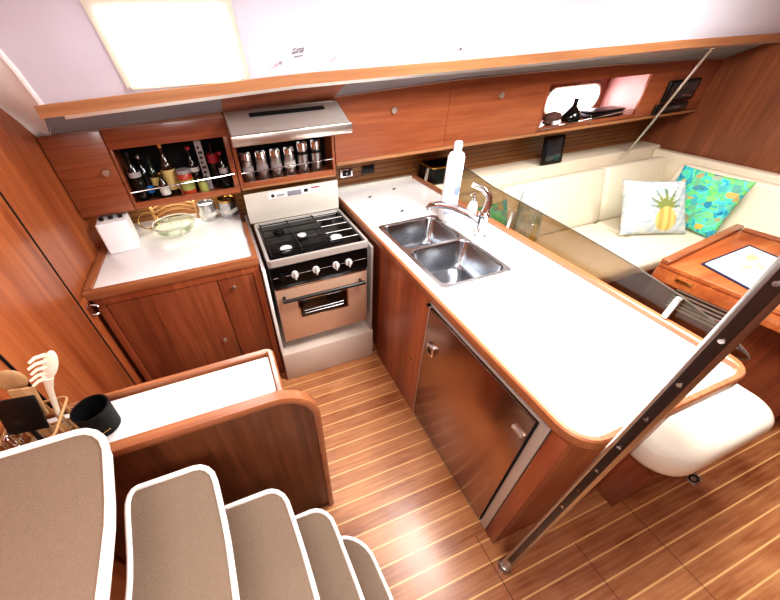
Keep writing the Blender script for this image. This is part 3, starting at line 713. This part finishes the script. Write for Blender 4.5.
# double sink
sk = empty('sink', (.97, 1.31, .76), 'double stainless sink set in the peninsula worktop', 'sink')
def basin(x0, x1, y0, y1):
    L_ = [rrect(x0, x1, y0, y1, .045, 6), rrect(x0+.005, x1-.005, y0+.005, y1-.005, .045, 6), rrect(x0+.014, x1-.014, y0+.014, y1-.014, .05, 6), rrect(x0+.03, x1-.03, y0+.03, y1-.03, .05, 6), rrect(x0+.11, x1-.11, y0+.10, y1-.10, .03, 6)]
    Z = [.9285, .921, .80, .775, .770]
    b = bmesh.new(); g = [[b.verts.new((p[0], p[1], z)) for p in l] for l, z in zip(L_, Z)]
    for a, q in zip(g, g[1:]):
        for i in range(len(a)): b.faces.new((a[i], q[i], q[(i+1) % len(a)], a[(i+1) % len(a)]))
    b.faces.new(g[-1]); bmesh.ops.recalc_face_normals(b, faces=b.faces)
    bmesh.ops.reverse_faces(b, faces=b.faces) if b.faces[-1].normal.z < 0 else None
    return b
B1 = (.801, 1.146, .990, 1.322); B2 = (.801, 1.146, 1.342, 1.643)
b = B(); b.prism(rrect(.780, 1.166, .972, 1.662, .022, 5), .9255, .9295, [rrect(B1[0], B1[1], B1[2], B1[3], .045, 6), rrect(B2[0], B2[1], B2[2], B2[3], .045, 6)], .001); b.build('rim', M['steel'], sk)
for q in (B1, B2):
    bb = B(); bb._add(basin(*q)); bo = bb.build('basin', M['sink'], sk)
    cx, cy = (q[0]+q[1])/2, (q[2]+q[3])/2
    B().lathe([(0, .7705), (.032, .7705), (.034, .773), (.022, .774), (.016, .7715), (0, .7715)], (cx, cy, 0)).build('drain', M['chrome'], bo)

# faucet
fx, fy = 1.245, 1.325
fc = empty('faucet', (fx, fy, .9255), 'chrome mixer faucet with curved spout beside the sink', 'faucet')
B().lathe([(0, 0), (.036, 0), (.036, .006), (.030, .012), (.029, .10), (.033, .112), (.028, .135), (0, .138)], (fx, fy, .9255)).build('body', M['chrome'], fc)
b = B(); b.tube([(fx-.015, fy+.015, 1.00), (fx-.05, fy+.06, 1.035), (fx-.10, fy+.13, 1.055), (fx-.145, fy+.195, 1.055), (fx-.175, fy+.24, 1.040), (fx-.182, fy+.252, 1.018)], .019, 14); b.build('spout', M['chrome'], fc)
b = B(); b.tube([(fx, fy, 1.055), (fx+.012, fy+.0, 1.10), (fx+.010, fy+.008, 1.14), (fx-.02, fy+.03, 1.175), (fx-.065, fy+.06, 1.195)], .011, 12, rs=[.021, .020, .016, .014, .012]); b.build('lever', M['chrome'], fc)
B().ball((fx+.012, fy, 1.105), .016).build('lever_ball', plain('dark_red_stopper', '5a2a30', .3), fc)
# soap pump
c = (1.335, 1.53, .9255)
e = empty('soap_pump', c, 'small chrome soap pump between the faucet and the smoked guard', 'soap pump')
B().lathe([(0, 0), (.028, 0), (.032, .01), (.030, .07), (.020, .10), (.012, .108), (0, .108)], c).build('body', plain('pale_soap', 'd7d9da', .15, coat=.4), e)
b = B(); b.lathe([(0, .109), (.013, .109), (.013, .125), (.005, .13), (.005, .155), (0, .155)], c); b.tube([(c[0], c[1], c[2]+.152), (c[0]-.035, c[1]-.01, c[2]+.150)], .006); b.build('pump_head', M['chrome'], e)
# white bottle
c = (1.205, 1.585, .926)
bm_ = Matrix.Translation(c)
e = empty('detergent_bottle', c, 'tall white detergent bottle behind the sink', 'bottle')
B().lathe([(0, .008), (.048, .008), (.052, .016), (.047, .20), (.045, .355), (.036, .372), (.020, .382), (0, .382)], c).build('body', M['bottlewhite'], e)
B().lathe([(0, 0), (.054, 0), (.056, .004), (.053, .0078), (0, .0078)], c).build('base_ring', M['chrome'], e)
B().lathe([(0, .383), (.021, .383), (.021, .40), (.024, .408), (.020, .425), (.014, .430), (0, .430)], c).build('cap', M['bottlewhite'], e)
b = B()
for k, (z, a0, a1) in enumerate(((.29, -2.6, -.5), (.285, -2.4, -1.0), (.16, -2.5, -.6), (.06, -2.7, -.5), (.052, -2.6, -1.2))):
    b.tube([(c[0]+(.0525-.0205*z)*cos(a), c[1]+(.0525-.0205*z)*sin(a), c[2]+z) for a in [a0+(a1-a0)*i/10 for i in range(11)]], .0022, 6)
b.build('printed_lines', M['bluegrey'], e)
b = B(); b.T = Matrix.Translation((c[0]+.0465*cos(-1.45), c[1]+.0465*sin(-1.45), c[2]+.185)) @ Euler((0, 0, -1.45+pi/2)).to_matrix().to_4x4(); b.ball((0, 0, 0), .03, (.7, .12, 1)); b.build('printed_emblem', M['bluegrey'], e)

# smoked acrylic guard along the saloon side
gd = empty('splash_guard', (1.43, 1.2, .93), 'smoked acrylic guard standing along the saloon side of the peninsula', 'splash guard')
top = [(1.93, 1.158), (1.72, 1.138), (1.50, 1.108), (1.15, 1.092), (.95, 1.083), (.77, 1.070), (.64, 1.059), (.50, 1.040), (.41, 1.022), (.34, 1.004), (.28, .984), (.25, .970), (.238, .958), (.241, .948), (.256, .940), (.28, .936)]
out = top+[(.6, .934), (1.93, .934)]
b = B(); b.prism(out, -.004, .004); b.bm.transform(Matrix(((0, 0, 1, 1.428), (1, 0, 0, 0), (0, 1, 0, 0), (0, 0, 0, 1)))); b.build('pane', M['smoke'], gd)
b = B(); b.tube([(1.428, p[0], p[1]) for p in top], .0030, 8); b.build('edge_band', plain('grey_edge', '544b43', .3), gd)
for y in (2.163, 1.294, .475):
    b = B(); b.T = Matrix.Translation((1.405, y, .9505)) @ Euler((0, radians(4), 0)).to_matrix().to_4x4(); b.box(-.010, .008, -.010, .010, 0, .09, .004); b.build('bracket', M['alu'], gd)
# open tray behind the far corner
tr_ = empty('open_tray', (1.58, 2.26, .935), 'black open bin with cream rim behind the far end of the peninsula', 'bin')
b = B(); O = rrect(1.44, 1.70, 2.14, 2.355, .03, 5); b.prism(O, .94, 1.03, [inset(O, .012)]); b.prism(O, .932, .94); b.build('body', M['black'], tr_)
b = B(); b.prism(inset(O, -.006), 1.0305, 1.040, [inset(O, .018)], .002); b.build('rim', M['gold'], tr_)

# ------------------------------------------------------------------ handrail post
ps = empty('grab_post', (.722, .16, 0), 'stainless grab post rising from the floor at the peninsula end', 'post')
B().cyl((.722, .16, .006), (.722, .16, 2.10), .0185, seg=24).build('pole', M['steel'], ps)
B().lathe([(0, 0), (.028, 0), (.028, .006), (.022, .012), (.021, .03), (0, .03)], (.722, .16, .0)).build('foot', M['steel'], ps)
dv = Vector((-.722, -.16, 0)).normalized()
b = B()
pp = Vector((.722, .16, 0))+dv*.0183; n_ = dv.cross(Vector((0, 0, 1)))
for z0, z1 in ((.12, 2.05),):
    b.T = Matrix.Translation(pp) @ Matrix.Rotation(math.atan2(dv.y, dv.x), 4, 'Z'); b.box(-.002, .003, -.009, .009, z0, z1, .001)
b.build('track', plain('dark_track', '2a1a16', .3), ps)
for z in [.70+.115*k for k in range(11)]:
    B().cyl(pp+Vector((0, 0, z)), pp+dv*.006+Vector((0, 0, z)), .0045, seg=10).build('screw', M['chrome'], ps)
# tie rod
td = empty('tie_rod', (3.41, 2.1, .93), 'slim steel tie rod from handrail to settee back', 'rod')
B().cyl((3.402, 2.103, .903), (3.37, 1.85, 1.645), .010, seg=14).build('rod', M['alu'], td)
B().cyl((3.395, 2.050, 1.056), (3.389, 2.0, 1.204), .0125, seg=14).build('turnbuckle', M['steel'], td)
B().ball((3.37, 1.845, 1.645), .022, (1.4, 1, .6)).build('end_fitting', M['chrome'], td)

# ------------------------------------------------------------------ settee
ss = empty('settee_base', (2.6, 1.7, 0), 'mahogany L-shaped settee base along the hull and forward bulkhead', 'settee')
b = B(); b.box(1.45, 3.945, 1.235, 2.375, 0, .33, .003); b.box(2.99, 3.945, -.60, 1.234, 0, .33, .003); b.build('plinth', M['cab'], ss)
B().box(1.45, 3.945, 2.165, 2.377, .331, .900, .012).build('back_shelf', M['leather'], ss)
B().box(3.86, 3.945, -.60, 2.16, .331, .875, .012).build('back_shelf', M['leather'], ss)
def seat(name, x0, x1, y0, y1, z0, z1, label, cat, grp, r=.04):
    return tag(B().box(x0, x1, y0, y1, z0, z1, r, 5).build(name, M['leather'], angle=60), label, cat, grp)
seat('seat_cushion', 1.46, 2.98, 1.205, 1.852, .3315, .452, 'long cream leather seat cushion along the hull side', 'cushion', 'settee cushions')
seat('seat_cushion', 2.985, 3.585, -.58, 1.852, .3315, .452, 'cream leather seat cushion along the forward bulkhead behind the table', 'cushion', 'settee cushions')
def backc(name, pts, t, z0, z1, lean, label):
    (xa, ya), (xb, yb) = pts; d = Vector((xb-xa, yb-ya)); L_ = d.length; a = math.atan2(d.y, d.x)
    b = B(); b.T = Matrix.Translation(((xa+xb)/2, (ya+yb)/2, z0)) @ Matrix.Rotation(a, 4, 'Z') @ Matrix.Rotation(-lean, 4, 'X')
    b.box(-L_/2, L_/2, 0, t, 0, z1-z0, .045, 5)
    return tag(b.build(name, M['leather'], angle=60), label, 'cushion', 'settee cushions')
backc('back_cushion', ((1.47, 1.86), (2.02, 1.86)), .15, .40, .880, radians(18), 'cream back cushion at the peninsula end of the settee')
backc('back_cushion', ((2.03, 1.86), (3.10, 1.86)), .15, .40, .880, radians(18), 'long cream back cushion in the middle of the hull side')
backc('back_cushion', ((3.11, 1.86), (3.84, 1.86)), .15, .40, .880, radians(18), 'cream back cushion in the forward corner beside the tie rod')
backc('back_cushion', ((3.60, 1.83), (3.60, -.58)), .14, .40, .872, radians(12), 'cream back cushion running along the forward bulkhead')

# pillows from corner points (bottom-left, bottom-right, top-right, top-left as seen from the galley)
def pillow(name, cs, T, label, mat, grp, paint=None, n=44):
    bl, br_, tr2, tl = [Vector(c) for c in cs]; nrm = (br_-bl).cross(tl-bl).normalized()
    b = bmesh.new(); lay = b.loops.layers.float_color.new('Col'); sides = []
    for sgn in (1, -1):
        g = []
        for j in range(n+1):
            row = []
            for i in range(n+1):
                u, v = i/n*2-1, j/n*2-1
                k = .055
                uu = u*(1-k*(1-v*v)*abs(u)); vv = v*(1-k*(1-u*u)*abs(v))
                s_, t_ = (uu+1)/2, (vv+1)/2
                p = bl*(1-s_)*(1-t_)+br_*s_*(1-t_)+tr2*s_*t_+tl*(1-s_)*t_
                h = T*((1-u**4)*(1-v**4))**.5*(.75+.25*(1-u*u)*(1-v*v))
                row.append(b.verts.new(p+nrm*h*sgn))
            g.append(row)
        for j in range(n):
            for i in range(n):
                q = (g[j][i], g[j][i+1], g[j+1][i+1], g[j+1][i])
                f = b.faces.new(q if sgn == 1 else q[::-1])
                if paint:
                    for lp in f.loops:
                        idx = q.index(lp.vert); lp[lay] = paint((i+(idx in (1, 2)))/n, (j+(idx in (2, 3)))/n)
        sides.append(g)
    bmesh.ops.remove_doubles(b, verts=b.verts, dist=.0004); bmesh.ops.recalc_face_normals(b, faces=b.faces)
    o = B(); o.bm.free(); o.bm = b
    return tag(o.build(name, mat, angle=180), label, 'pillow', grp)
def pine(u, v):
    nse = .5+.3*sin(17*u+5*sin(14*v))+.3*sin(23*v-4*sin(15*u)+2)
    c0, c1 = Vector(srgb('b3c4cd')[:3]), Vector(srgb('dfe2da')[:3]); col = c0.lerp(c1, max(0, min(1, nse)))
    x, y = (u-.60)/.16, (v-.28)/.23
    if x*x+y*y < 1:
        k = ((u*26+v*22) % 1 < .22) or ((u*26-v*22) % 1 < .22)
        col = Vector(srgb('b08d3c' if k else 'e0cf7e')[:3])
    else:
        for a, L_, w_ in ((0, .42, .05), (.45, .38, .045), (-.45, .38, .045), (.9, .32, .04), (-.9, .32, .04), (1.35, .24, .035), (-1.35, .24, .035)):
            dx, dy = u-.60, v-.48
            t_ = dx*sin(a)+dy*cos(a); s_ = abs(dx*cos(a)-dy*sin(a)-.0)
            if 0 < t_ < L_ and s_ < w_*(1-t_/L_)+.004: col = Vector(srgb('8f9a52' if t_ < L_*.6 else '6f8a68')[:3])
    return (*col, 1)
pillow('throw_pillow', ((2.90, 1.56, .462), (3.40, 1.375, .457), (3.38, 1.57, .83), (2.95, 1.76, .845)), .065, 'pale blue throw pillow printed with a pineapple', M['painted'], 'throw pillows on the settee', pine)
pillow('throw_pillow', ((3.50, 1.71, .462), (3.47, 1.24, .457), (3.55, 1.245, .885), (3.57, 1.725, .88)), .06, 'turquoise patterned throw pillow leaning in the forward corner', M['paisley'], 'throw pillows on the settee')
pillow('throw_pillow', ((1.92, 1.70, .47), (2.25, 1.76, .462), (2.16, 1.74, .80), (1.88, 1.70, .965)), .05, 'pale blue throw pillow seen through the smoked guard', M['painted'], 'throw pillows on the settee', pine)
pillow('throw_pillow', ((1.48, 1.62, .465), (1.86, 1.66, .462), (1.84, 1.78, .87), (1.50, 1.76, .87)), .06, 'turquoise throw pillow behind the faucet, seen through the smoked guard', M['paisley'], 'throw pillows on the settee')

# ------------------------------------------------------------------ saloon table
tb = empty('saloon_table', (2.6, .6, 0), 'cherry saloon table with folding leaf and latches beside the settee', 'table')
RT = Matrix.Translation((2.25, .94, 0)) @ Matrix.Rotation(radians(7), 4, 'Z')   # local origin at the aft outboard corner
def tbx(name, mt, par, *a, bev=.004):
    b = B(); b.T = RT; b.box(*a, bev); return b.build(name, M[mt], par)
tbx('tabletop', 'table', tb, 0, .86, -.95, 0, .695, .722, bev=.006)
tbx('leaf', 'table', tb, -.004, .024, -.95, -.0, .618, .692, bev=.008)
b = B(); b.T = RT
b.box(-.004, .86, -.045, .0, .7225, .748, .008); b.build('fiddle', M['trimx'], tb)
b = B(); b.T = RT; b.box(.812, .86, -.95, -.05, .7225, .742, .008); b.build('fiddle', M['trimy'], tb)
for y in (-.15, -.63): tbx('latch', 'gold', tb, -.012, -.0045, y-.04, y+.04, .658, .676, bev=.003)
tbx('pedestal', 'cab', tb, .185, .62, -.80, -.09, .03, .692)
tbx('foot', 'cab', tb, .165, .64, -.82, -.07, .0, .029)
vg = tbx('vent_grille', 'black', tb, .170, .184, -.36, -.10, .40, .575, bev=.002)
for k in range(7): tbx('vent_slat', 'white', vg, .159, .169, -.355, -.105, .408+k*.0235, .420+k*.0235, bev=.002)
# paper chart with navy border
def chart(u, v):
    col = srgb('f2f1ec')
    if u < .035 or u > .965 or v < .035 or v > .965: return srgb('1b2246')
    for (a, b_, r1, r2) in ((.70, .66, .10, .12), (.42, .52, .08, .07), (.58, .40, .05, .09)):
        if ((u-a)/r1)**2+((v-b_)/r2)**2 < 1: col = srgb('f0d98a')
    for k in range(3):
        if abs(v-(.30+.14*k)-.05*sin(6*u+k)) < .008 and .2 < u < .85: col = srgb('b9c2c4')
    if abs(u-v*.7-.15) < .008 and .3 < v < .7: col = srgb('c07a6a')
    return col
b = bmesh.new(); lay = b.loops.layers.float_color.new('Col'); n = 60
P4 = [Vector(p) for p in ((2.36, .56, .7265), (2.42, .835, .7265), (2.90, .86, .7265), (2.86, .60, .7265))]
g = [[b.verts.new(P4[0]*(1-i/n)*(1-j/n)+P4[3]*(i/n)*(1-j/n)+P4[2]*(i/n)*(j/n)+P4[1]*(1-i/n)*(j/n)) for i in range(n+1)] for j in range(n+1)]
for j in range(n):
    for i in range(n):
        f = b.faces.new((g[j][i], g[j][i+1], g[j+1][i+1], g[j+1][i]))
        for lp, (di, dj) in zip(f.loops, ((0, 0), (1, 0), (1, 1), (0, 1))): lp[lay] = chart((i+di)/n, (j+dj)/n)
r = bmesh.ops.extrude_face_region(b, geom=b.faces[:]); bmesh.ops.translate(b, vec=(0, 0, -.0035), verts=[v for v in r['geom'] if isinstance(v, bmesh.types.BMVert)])
bmesh.ops.recalc_face_normals(b, faces=b.faces)
o = B(); o.bm.free(); o.bm = b; tag(o.build('table_mat', M['paintedpaper']), 'white printed mat with navy border lying on the saloon table', 'mat')

# bench with ivory cushion
bn = empty('bench', (1.65, .30, 0), 'low mahogany bench box at the end of the peninsula', 'bench')
b = B(); b.box(1.36, 1.93, .17, .62, .0, .355, .004); b.build('box_body', M['pen'], bn)
b = B(); b.box(1.34, 1.95, .15, .64, .356, .372, .003); b.build('top_board', M['cab'], bn)
def puffy(outline, z0, z1, r):
    b = bmesh.new(); g = []
    prof = [(r*1.2, z0)]+[(r*(1-sin(a)), z0+r*(1-cos(a))) for a in [i*pi/12 for i in range(1, 7)]]+[(r*(1-cos(a)), z1-r*(1-sin(a))) for a in [i*pi/12 for i in range(0, 7)]]+[(r*1.6, z1+.003), (r*2.0, z1+.005)]
    for d, z in prof: g.append([b.verts.new((p[0], p[1], z)) for p in inset(outline, d)])
    for a, q in zip(g, g[1:]):
        for i in range(len(a)): b.faces.new((a[i], a[(i+1) % len(a)], q[(i+1) % len(a)], q[i]))
    b.faces.new(g[0][::-1]); b.faces.new(g[-1]); bmesh.ops.recalc_face_normals(b, faces=b.faces); o = B(); o._add(b); return o
tag(puffy(rrect(1.305, 2.0, .105, .66, .13, 10), .373, .510, .055).build('bench_cushion', M['cushion'], angle=80), 'ivory cushion on the low bench at the peninsula end', 'cushion')
# floor ring
e = empty('floor_ring_pull', (1.853, .123, 0), 'small steel ring pull let into the floor beside the bench', 'ring pull')
B().obox((1.853, .118, .002), (.075, .045, .004), (0, 0, .1), .002).build('plate', M['steel'], e)
b = B(); b.tube([(1.853+.024*cos(a), .118+.015*sin(a), .007) for a in [i*2*pi/20 for i in range(20)]], .0035, 8, True); b.build('ring', M['black'], e)

# ------------------------------------------------------------------ counter beside the companionway steps
sc_ = empty('step_cabinet', (-.37, .81, 0), 'mahogany cabinet with rounded wooden side panel beside the companionway steps', 'cabinet')
B().box(-.735, -.004, .705, .935, 0, .855, .001).build('carcass', M['cab'], sc_)
# side panel with arched corner, plane y = .66-.70
def arch(inset_, top, x1, r):
    x1 -= inset_; top -= inset_; r = max(.01, r-inset_)
    return [(-.735, 0.0), (x1, 0.0)]+[(x1-r+r*cos(a), top-r*1.0+r*sin(a)) for a in [i*pi/20 for i in range(0, 11)]]+[(-.735, top)]
TX = Matrix(((1, 0, 0, 0), (0, 0, -1, .703), (0, 1, 0, 0), (0, 0, 0, 1)))
b = B(); b.prism(arch(.020, .938, .112, .15), .010, .030); b.bm.transform(TX); b.build('side_panel', M['walnut'], sc_)
O = arch(0, .938, .112, .15); I = arch(.024, .938, .112, .15)
b = bmesh.new(); v = []
for o_, i_ in list(zip(O, I))[1:]:
    mid_ = ((o_[0]*.5+i_[0]*.5), (o_[1]*.5+i_[1]*.5))
    ring_ = [(i_, 0.0), (o_, .004), (o_, .038), (mid_, .045), (i_, .041)]
    v.append([b.verts.new((p[0], .703-d, p[1])) for p, d in ring_])
for a, q in zip(v, v[1:]):
    for k in range(5): b.faces.new((a[k], a[(k+1) % 5], q[(k+1) % 5], q[k]))
b.faces.new(v[0]); b.faces.new(v[-1]); bmesh.ops.recalc_face_normals(b, faces=b.faces)
o = B(); o._add(b); o.build('panel_trim', M['trimx'], sc_, angle=50)
sw = empty('worktop', (-.37, .81, .86), 'small white worktop beside the companionway steps', 'worktop')
B().box(-.757, -.012, .705, .915, .858, .880, .001).build('surface', M['white'], sw)
OUT2 = [(-.757, .943), (-.757, .9432)]
b = B(); pts = [(.012, .705), (.012, .905)]+[(-.018+.03*cos(a), .915+.03*sin(a)) for a in [i*pi/12 for i in range(0, 7)]]+[(-.757, .945)]
ins_ = [(-.010, .705), (-.010, .905)]+[(-.018+.008*cos(a), .915+.008*sin(a)) for a in [i*pi/12 for i in range(0, 7)]]+[(-.757, .923)]
b._add(ring(pts, ins_, .857, lambda p: .898)); b.build('edge_trim', M['trimx'], sw)

# black cup
c = (-.545, .812, .8805)
e = empty('cup', c, 'matt black cup on the small worktop beside the steps', 'cup')
B().lathe([(0, 0), (.040, 0), (.044, .003), (.050, .095), (.0505, .10), (.046, .10), (.040, .008), (0, .006)], c).build('body', plain('matt_black', '060607', .6, spec=.3), e)
b = B()
for k, (dx, l_) in enumerate(((0, .012), (.015, .008), (.027, .010))):
    a = -1.35+dx*14; b.obox((c[0]+.0472*cos(a), c[1]+.0472*sin(a), c[2]+.028), (l_, .0015, .004), (0, .3, a+pi/2), .0005)
b.build('printed_marks', M['gold'], e)
# utensil basket
bx0, bx1, by0, by1, bz0, bz1 = -.752, -.615, .735, .885, .8805, .985
e = empty('utensil_basket', (-.68, .81, bz0), 'tan wire basket of cooking utensils beside the steps', 'basket')
b = B()
for z in (bz0+.004, bz0+.05, bz1): b.tube([(p[0], p[1], z) for p in rrect(bx0, bx1, by0, by1, .02, 4)], .004, 8, True)
b.build('rings', M['wicker'], e)
b = B()
lp = rrect(bx0, bx1, by0, by1, .02, 2)
for i in range(16):
    t_ = i/16*4; k = int(t_); q = t_-k
    P_ = [(bx0, by0), (bx1, by0), (bx1, by1), (bx0, by1), (bx0, by0)]
    x = P_[k][0]*(1-q)+P_[k+1][0]*q; y = P_[k][1]*(1-q)+P_[k+1][1]*q
    if q == 0: continue
    b.tube([(x, y, bz0+.004), (x, y, bz1)], .003, 6)
b.build('wires', M['wicker'], e)
B().box(bx0+.008, bx1-.008, by0+.008, by1-.008, bz0, bz0+.004, .001).build('bottom', M['wicker'], e)
# utensils standing in it
e = empty('spaghetti_server', (-.632, .80, .886), 'ivory slotted spaghetti server standing in the utensil basket', 'utensil', 'utensils in the basket')
b = B(); b.tube([(-.640, .835, .886), (-.632, .832, .98), (-.598, .825, 1.08), (-.575, .82, 1.13)], .006, 10, rs=[.005, .006, .008, .013]); b.build('handle', M['ivory'], e)
b = B(); b.T = Matrix.Translation((-.545, .822, 1.168)) @ Euler((radians(-8), radians(28), 0)).to_matrix().to_4x4()
b.ball((-.004, 0, -.004), .036, (.46, .24, 1.25)); b.build('bowl', M['ivory'], e)
for k in range(5):
    b = B(); z = 1.128+k*.019; x = -.572+k*.008
    b.tube([(x, .817, z), (x-.022, .812, z+.002), (x-.034-.004*(k % 2), .802, z-.002)], .0055, 8, rs=[.006, .005, .0035]); b.build('tine', M['ivory'], e)
e = empty('wooden_spatula', (-.66, .80, .886), 'flat wooden spatula standing in the utensil basket beside the ivory server', 'utensil', 'utensils in the basket')
b = B(); b.tube([(-.668, .808, .886), (-.658, .808, 1.02)], .006, 10); b.build('handle', M['lightwood'], e)
b = B(); b.T = Matrix.Translation((-.648, .808, 1.070)) @ Euler((0, radians(12), 0)).to_matrix().to_4x4(); b.box(-.028, .028, -.004, .004, -.055, .055, .003); b.build('blade', M['lightwood'], e)
e = empty('wooden_spoon', (-.72, .80, .886), 'round wooden spoon at the bulkhead side of the utensil basket', 'utensil', 'utensils in the basket')
b = B(); b.tube([(-.705, .862, .886), (-.690, .862, 1.09)], .006, 10); b.build('handle', M['lightwood'], e)
b = B(); b.T = Matrix.Translation((-.682, .862, 1.115)) @ Euler((0, radians(10), 0)).to_matrix().to_4x4(); b.ball((0, 0, 0), .036, (1, .3, 1.1)); b.build('bowl', M['lightwood'], e)
e = empty('black_turner', (-.68, .76, .886), 'broad black turner in the utensil basket in front of the wooden spatula', 'utensil', 'utensils in the basket')
b = B(); b.tube([(-.692, .790, .886), (-.684, .790, .99)], .006, 10); b.build('handle', M['black'], e)
b = B(); b.T = Matrix.Translation((-.673, .792, 1.048)) @ Euler((radians(-12), radians(8), 0)).to_matrix().to_4x4(); b.box(-.045, .045, -.004, .004, -.06, .055, .003); b.build('blade', M['black'], e)
for k, (x, y) in enumerate(((-.712, .762), (-.716, .832))):
    e = empty('whisk', (x, y, .886), ('thin steel whisk at the step side of the utensil basket', 'steel whisk behind the black turner in the utensil basket')[k], 'utensil', 'utensils in the basket')
    b = B(); b.tube([(x, y, .886), (x-.004, y-.002, .955)], .006, 10); b.build('handle', M['steel'], e)
    b = B()
    for a in (0, 1.05, 2.1):
        b.tube([(x-.004+.018*sin(t_)*cos(a), y-.002+.018*sin(t_)*sin(a), .985-.032*cos(t_)) for t_ in [i*2*pi/20 for i in range(20)]], .0016, 6, True)
    b.build('wires', M['chrome'], e)

# ------------------------------------------------------------------ companionway steps
cs = empty('companionway_ladder', (-.1, .05, 0), 'companionway steps with white rimmed woven treads descending into the cabin', 'steps')
def tread(xl, xr, z, yf, r, depth_out=.02, bow=.03, ends=.05):
    yc = .05; half = yf-yc; n = 28
    def zz(y):
        t_ = max(0, (abs(y-yc)-half*.66))/(half*.34); return z-ends+ends*t_
    def xo(y): return xr+bow*(1-((y-yc)/half)**2)
    def xi(y): return xl+bow*.6*(1-((y-yc)/half)**2)
    # rounded plan outline, ccw: inner edge down, outer edge up
    ys = [yc-half+2*half*(1-cos(pi*i/n))/2 for i in range(n+1)]
    right = []; left = []
    for y in ys:
        dy = half-abs(y-yc); cut = r-sqrt(max(0, r*r-(r-dy)**2)) if dy < r else 0
        right.append((xo(y)-cut, y)); left.append((xi(y)+min(cut, r)*.6, y))
    top = bmesh.new(); rows = []
    for (a, y), (b_, _) in zip(left, right): rows.append([(a+(b_-a)*k/6, y, zz(y)) for k in range(7)])
    part = B(); part.strip([[(p[0], p[1], p[2]-.030) for p in rw] for rw in rows]); part.strip(rows)
    loop_ = [rw[-1] for rw in rows]+[rw[k] for rw in (rows[-1],) for k in (5, 4, 3, 2, 1)]+[rw[0] for rw in reversed(rows)]+[rows[0][k] for k in (1, 2, 3, 4, 5)]
    bb = bmesh.new(); u_ = [bb.verts.new(p) for p in loop_]; l_ = [bb.verts.new((p[0], p[1], p[2]-.030)) for p in loop_]; m_ = len(loop_)
    for i in range(m_): bb.faces.new((u_[i], u_[(i+1) % m_], l_[(i+1) % m_], l_[i]))
    part._add(bb)
    t = part.build('tread', M['treadrim'], cs)
    pad = B(); pad.strip([[(p[0], p[1], p[2]+.003) for p in rw] for rw in rows]); pad.build('mat', M['mat'], t, angle=80)
    rim = B(); rim.tube([(p[0], p[1], p[2]+.001) for p in loop_], .0078, 10, True); rim.build('rim', M['treadrim'], t, angle=80)
for a in ((-.74, -.390, 1.15, .580, .055), (-.446, -.232, .90, .556, .045), (-.30, -.073, .68, .524, .05), (-.17, .054, .46, .500, .06), (-.05, .168, .24, .448, .11)): tread(*a)
for y in (-.30, .30):
    pr_ = [(-.72, 1.05), (-.48, .82), (-.33, .60), (-.20, .38), (-.08, .15), (-.06, 0), (-.30, 0)]
    o = B(); o.prism(pr_[::-1], -.012, .012); o.bm.transform(Matrix(((1, 0, 0, 0), (0, 0, -1, y), (0, 1, 0, 0), (0, 0, 0, 1)))); o.build('stringer', M['treadwood'], cs)

# ------------------------------------------------------------------ light
def area(name, loc, size, power, rot=(0, 0, 0), col=(1, .982, .955)):
    l = bpy.data.lights.new(name, 'AREA'); l.shape = 'RECTANGLE'; l.size, l.size_y = size; l.energy = power; l.color = col
    o = bpy.data.objects.new(name, l); C.objects.link(o); o.location = loc; o.rotation_euler = rot; return o
area('galley_fill_light', (1.1, .75, 2.08), (.7, .7), 36)  # added overhead lamp to brighten the galley; no hatch is built
area('saloon_fill_light', (2.6, 1.0, 2.08), (.6, .6), 17)  # extra lamp added above the saloon, under a closed roof
area('companionway_light', (-.15, -.25, 2.08), (.7, .7), 24, (radians(20), 0, 0))
area('coachroof_window_light', (-.05, 1.66, 1.80), (.45, .2), 6, (radians(105), 0, pi))
area('locker_light', (-.30, 2.26, 1.110), (.4, .05), .7, col=(1, .93, .78))
w = bpy.data.worlds.new('world'); scene.world = w; w.use_nodes = True
bg = w.node_tree.nodes['Background']; bg.inputs[0].default_value = (1, .98, .96, 1); bg.inputs[1].default_value = .5
scene.view_settings.view_transform = 'Standard'
scene.view_settings.exposure = 0.6
scene.view_settings.look = 'Medium High Contrast'
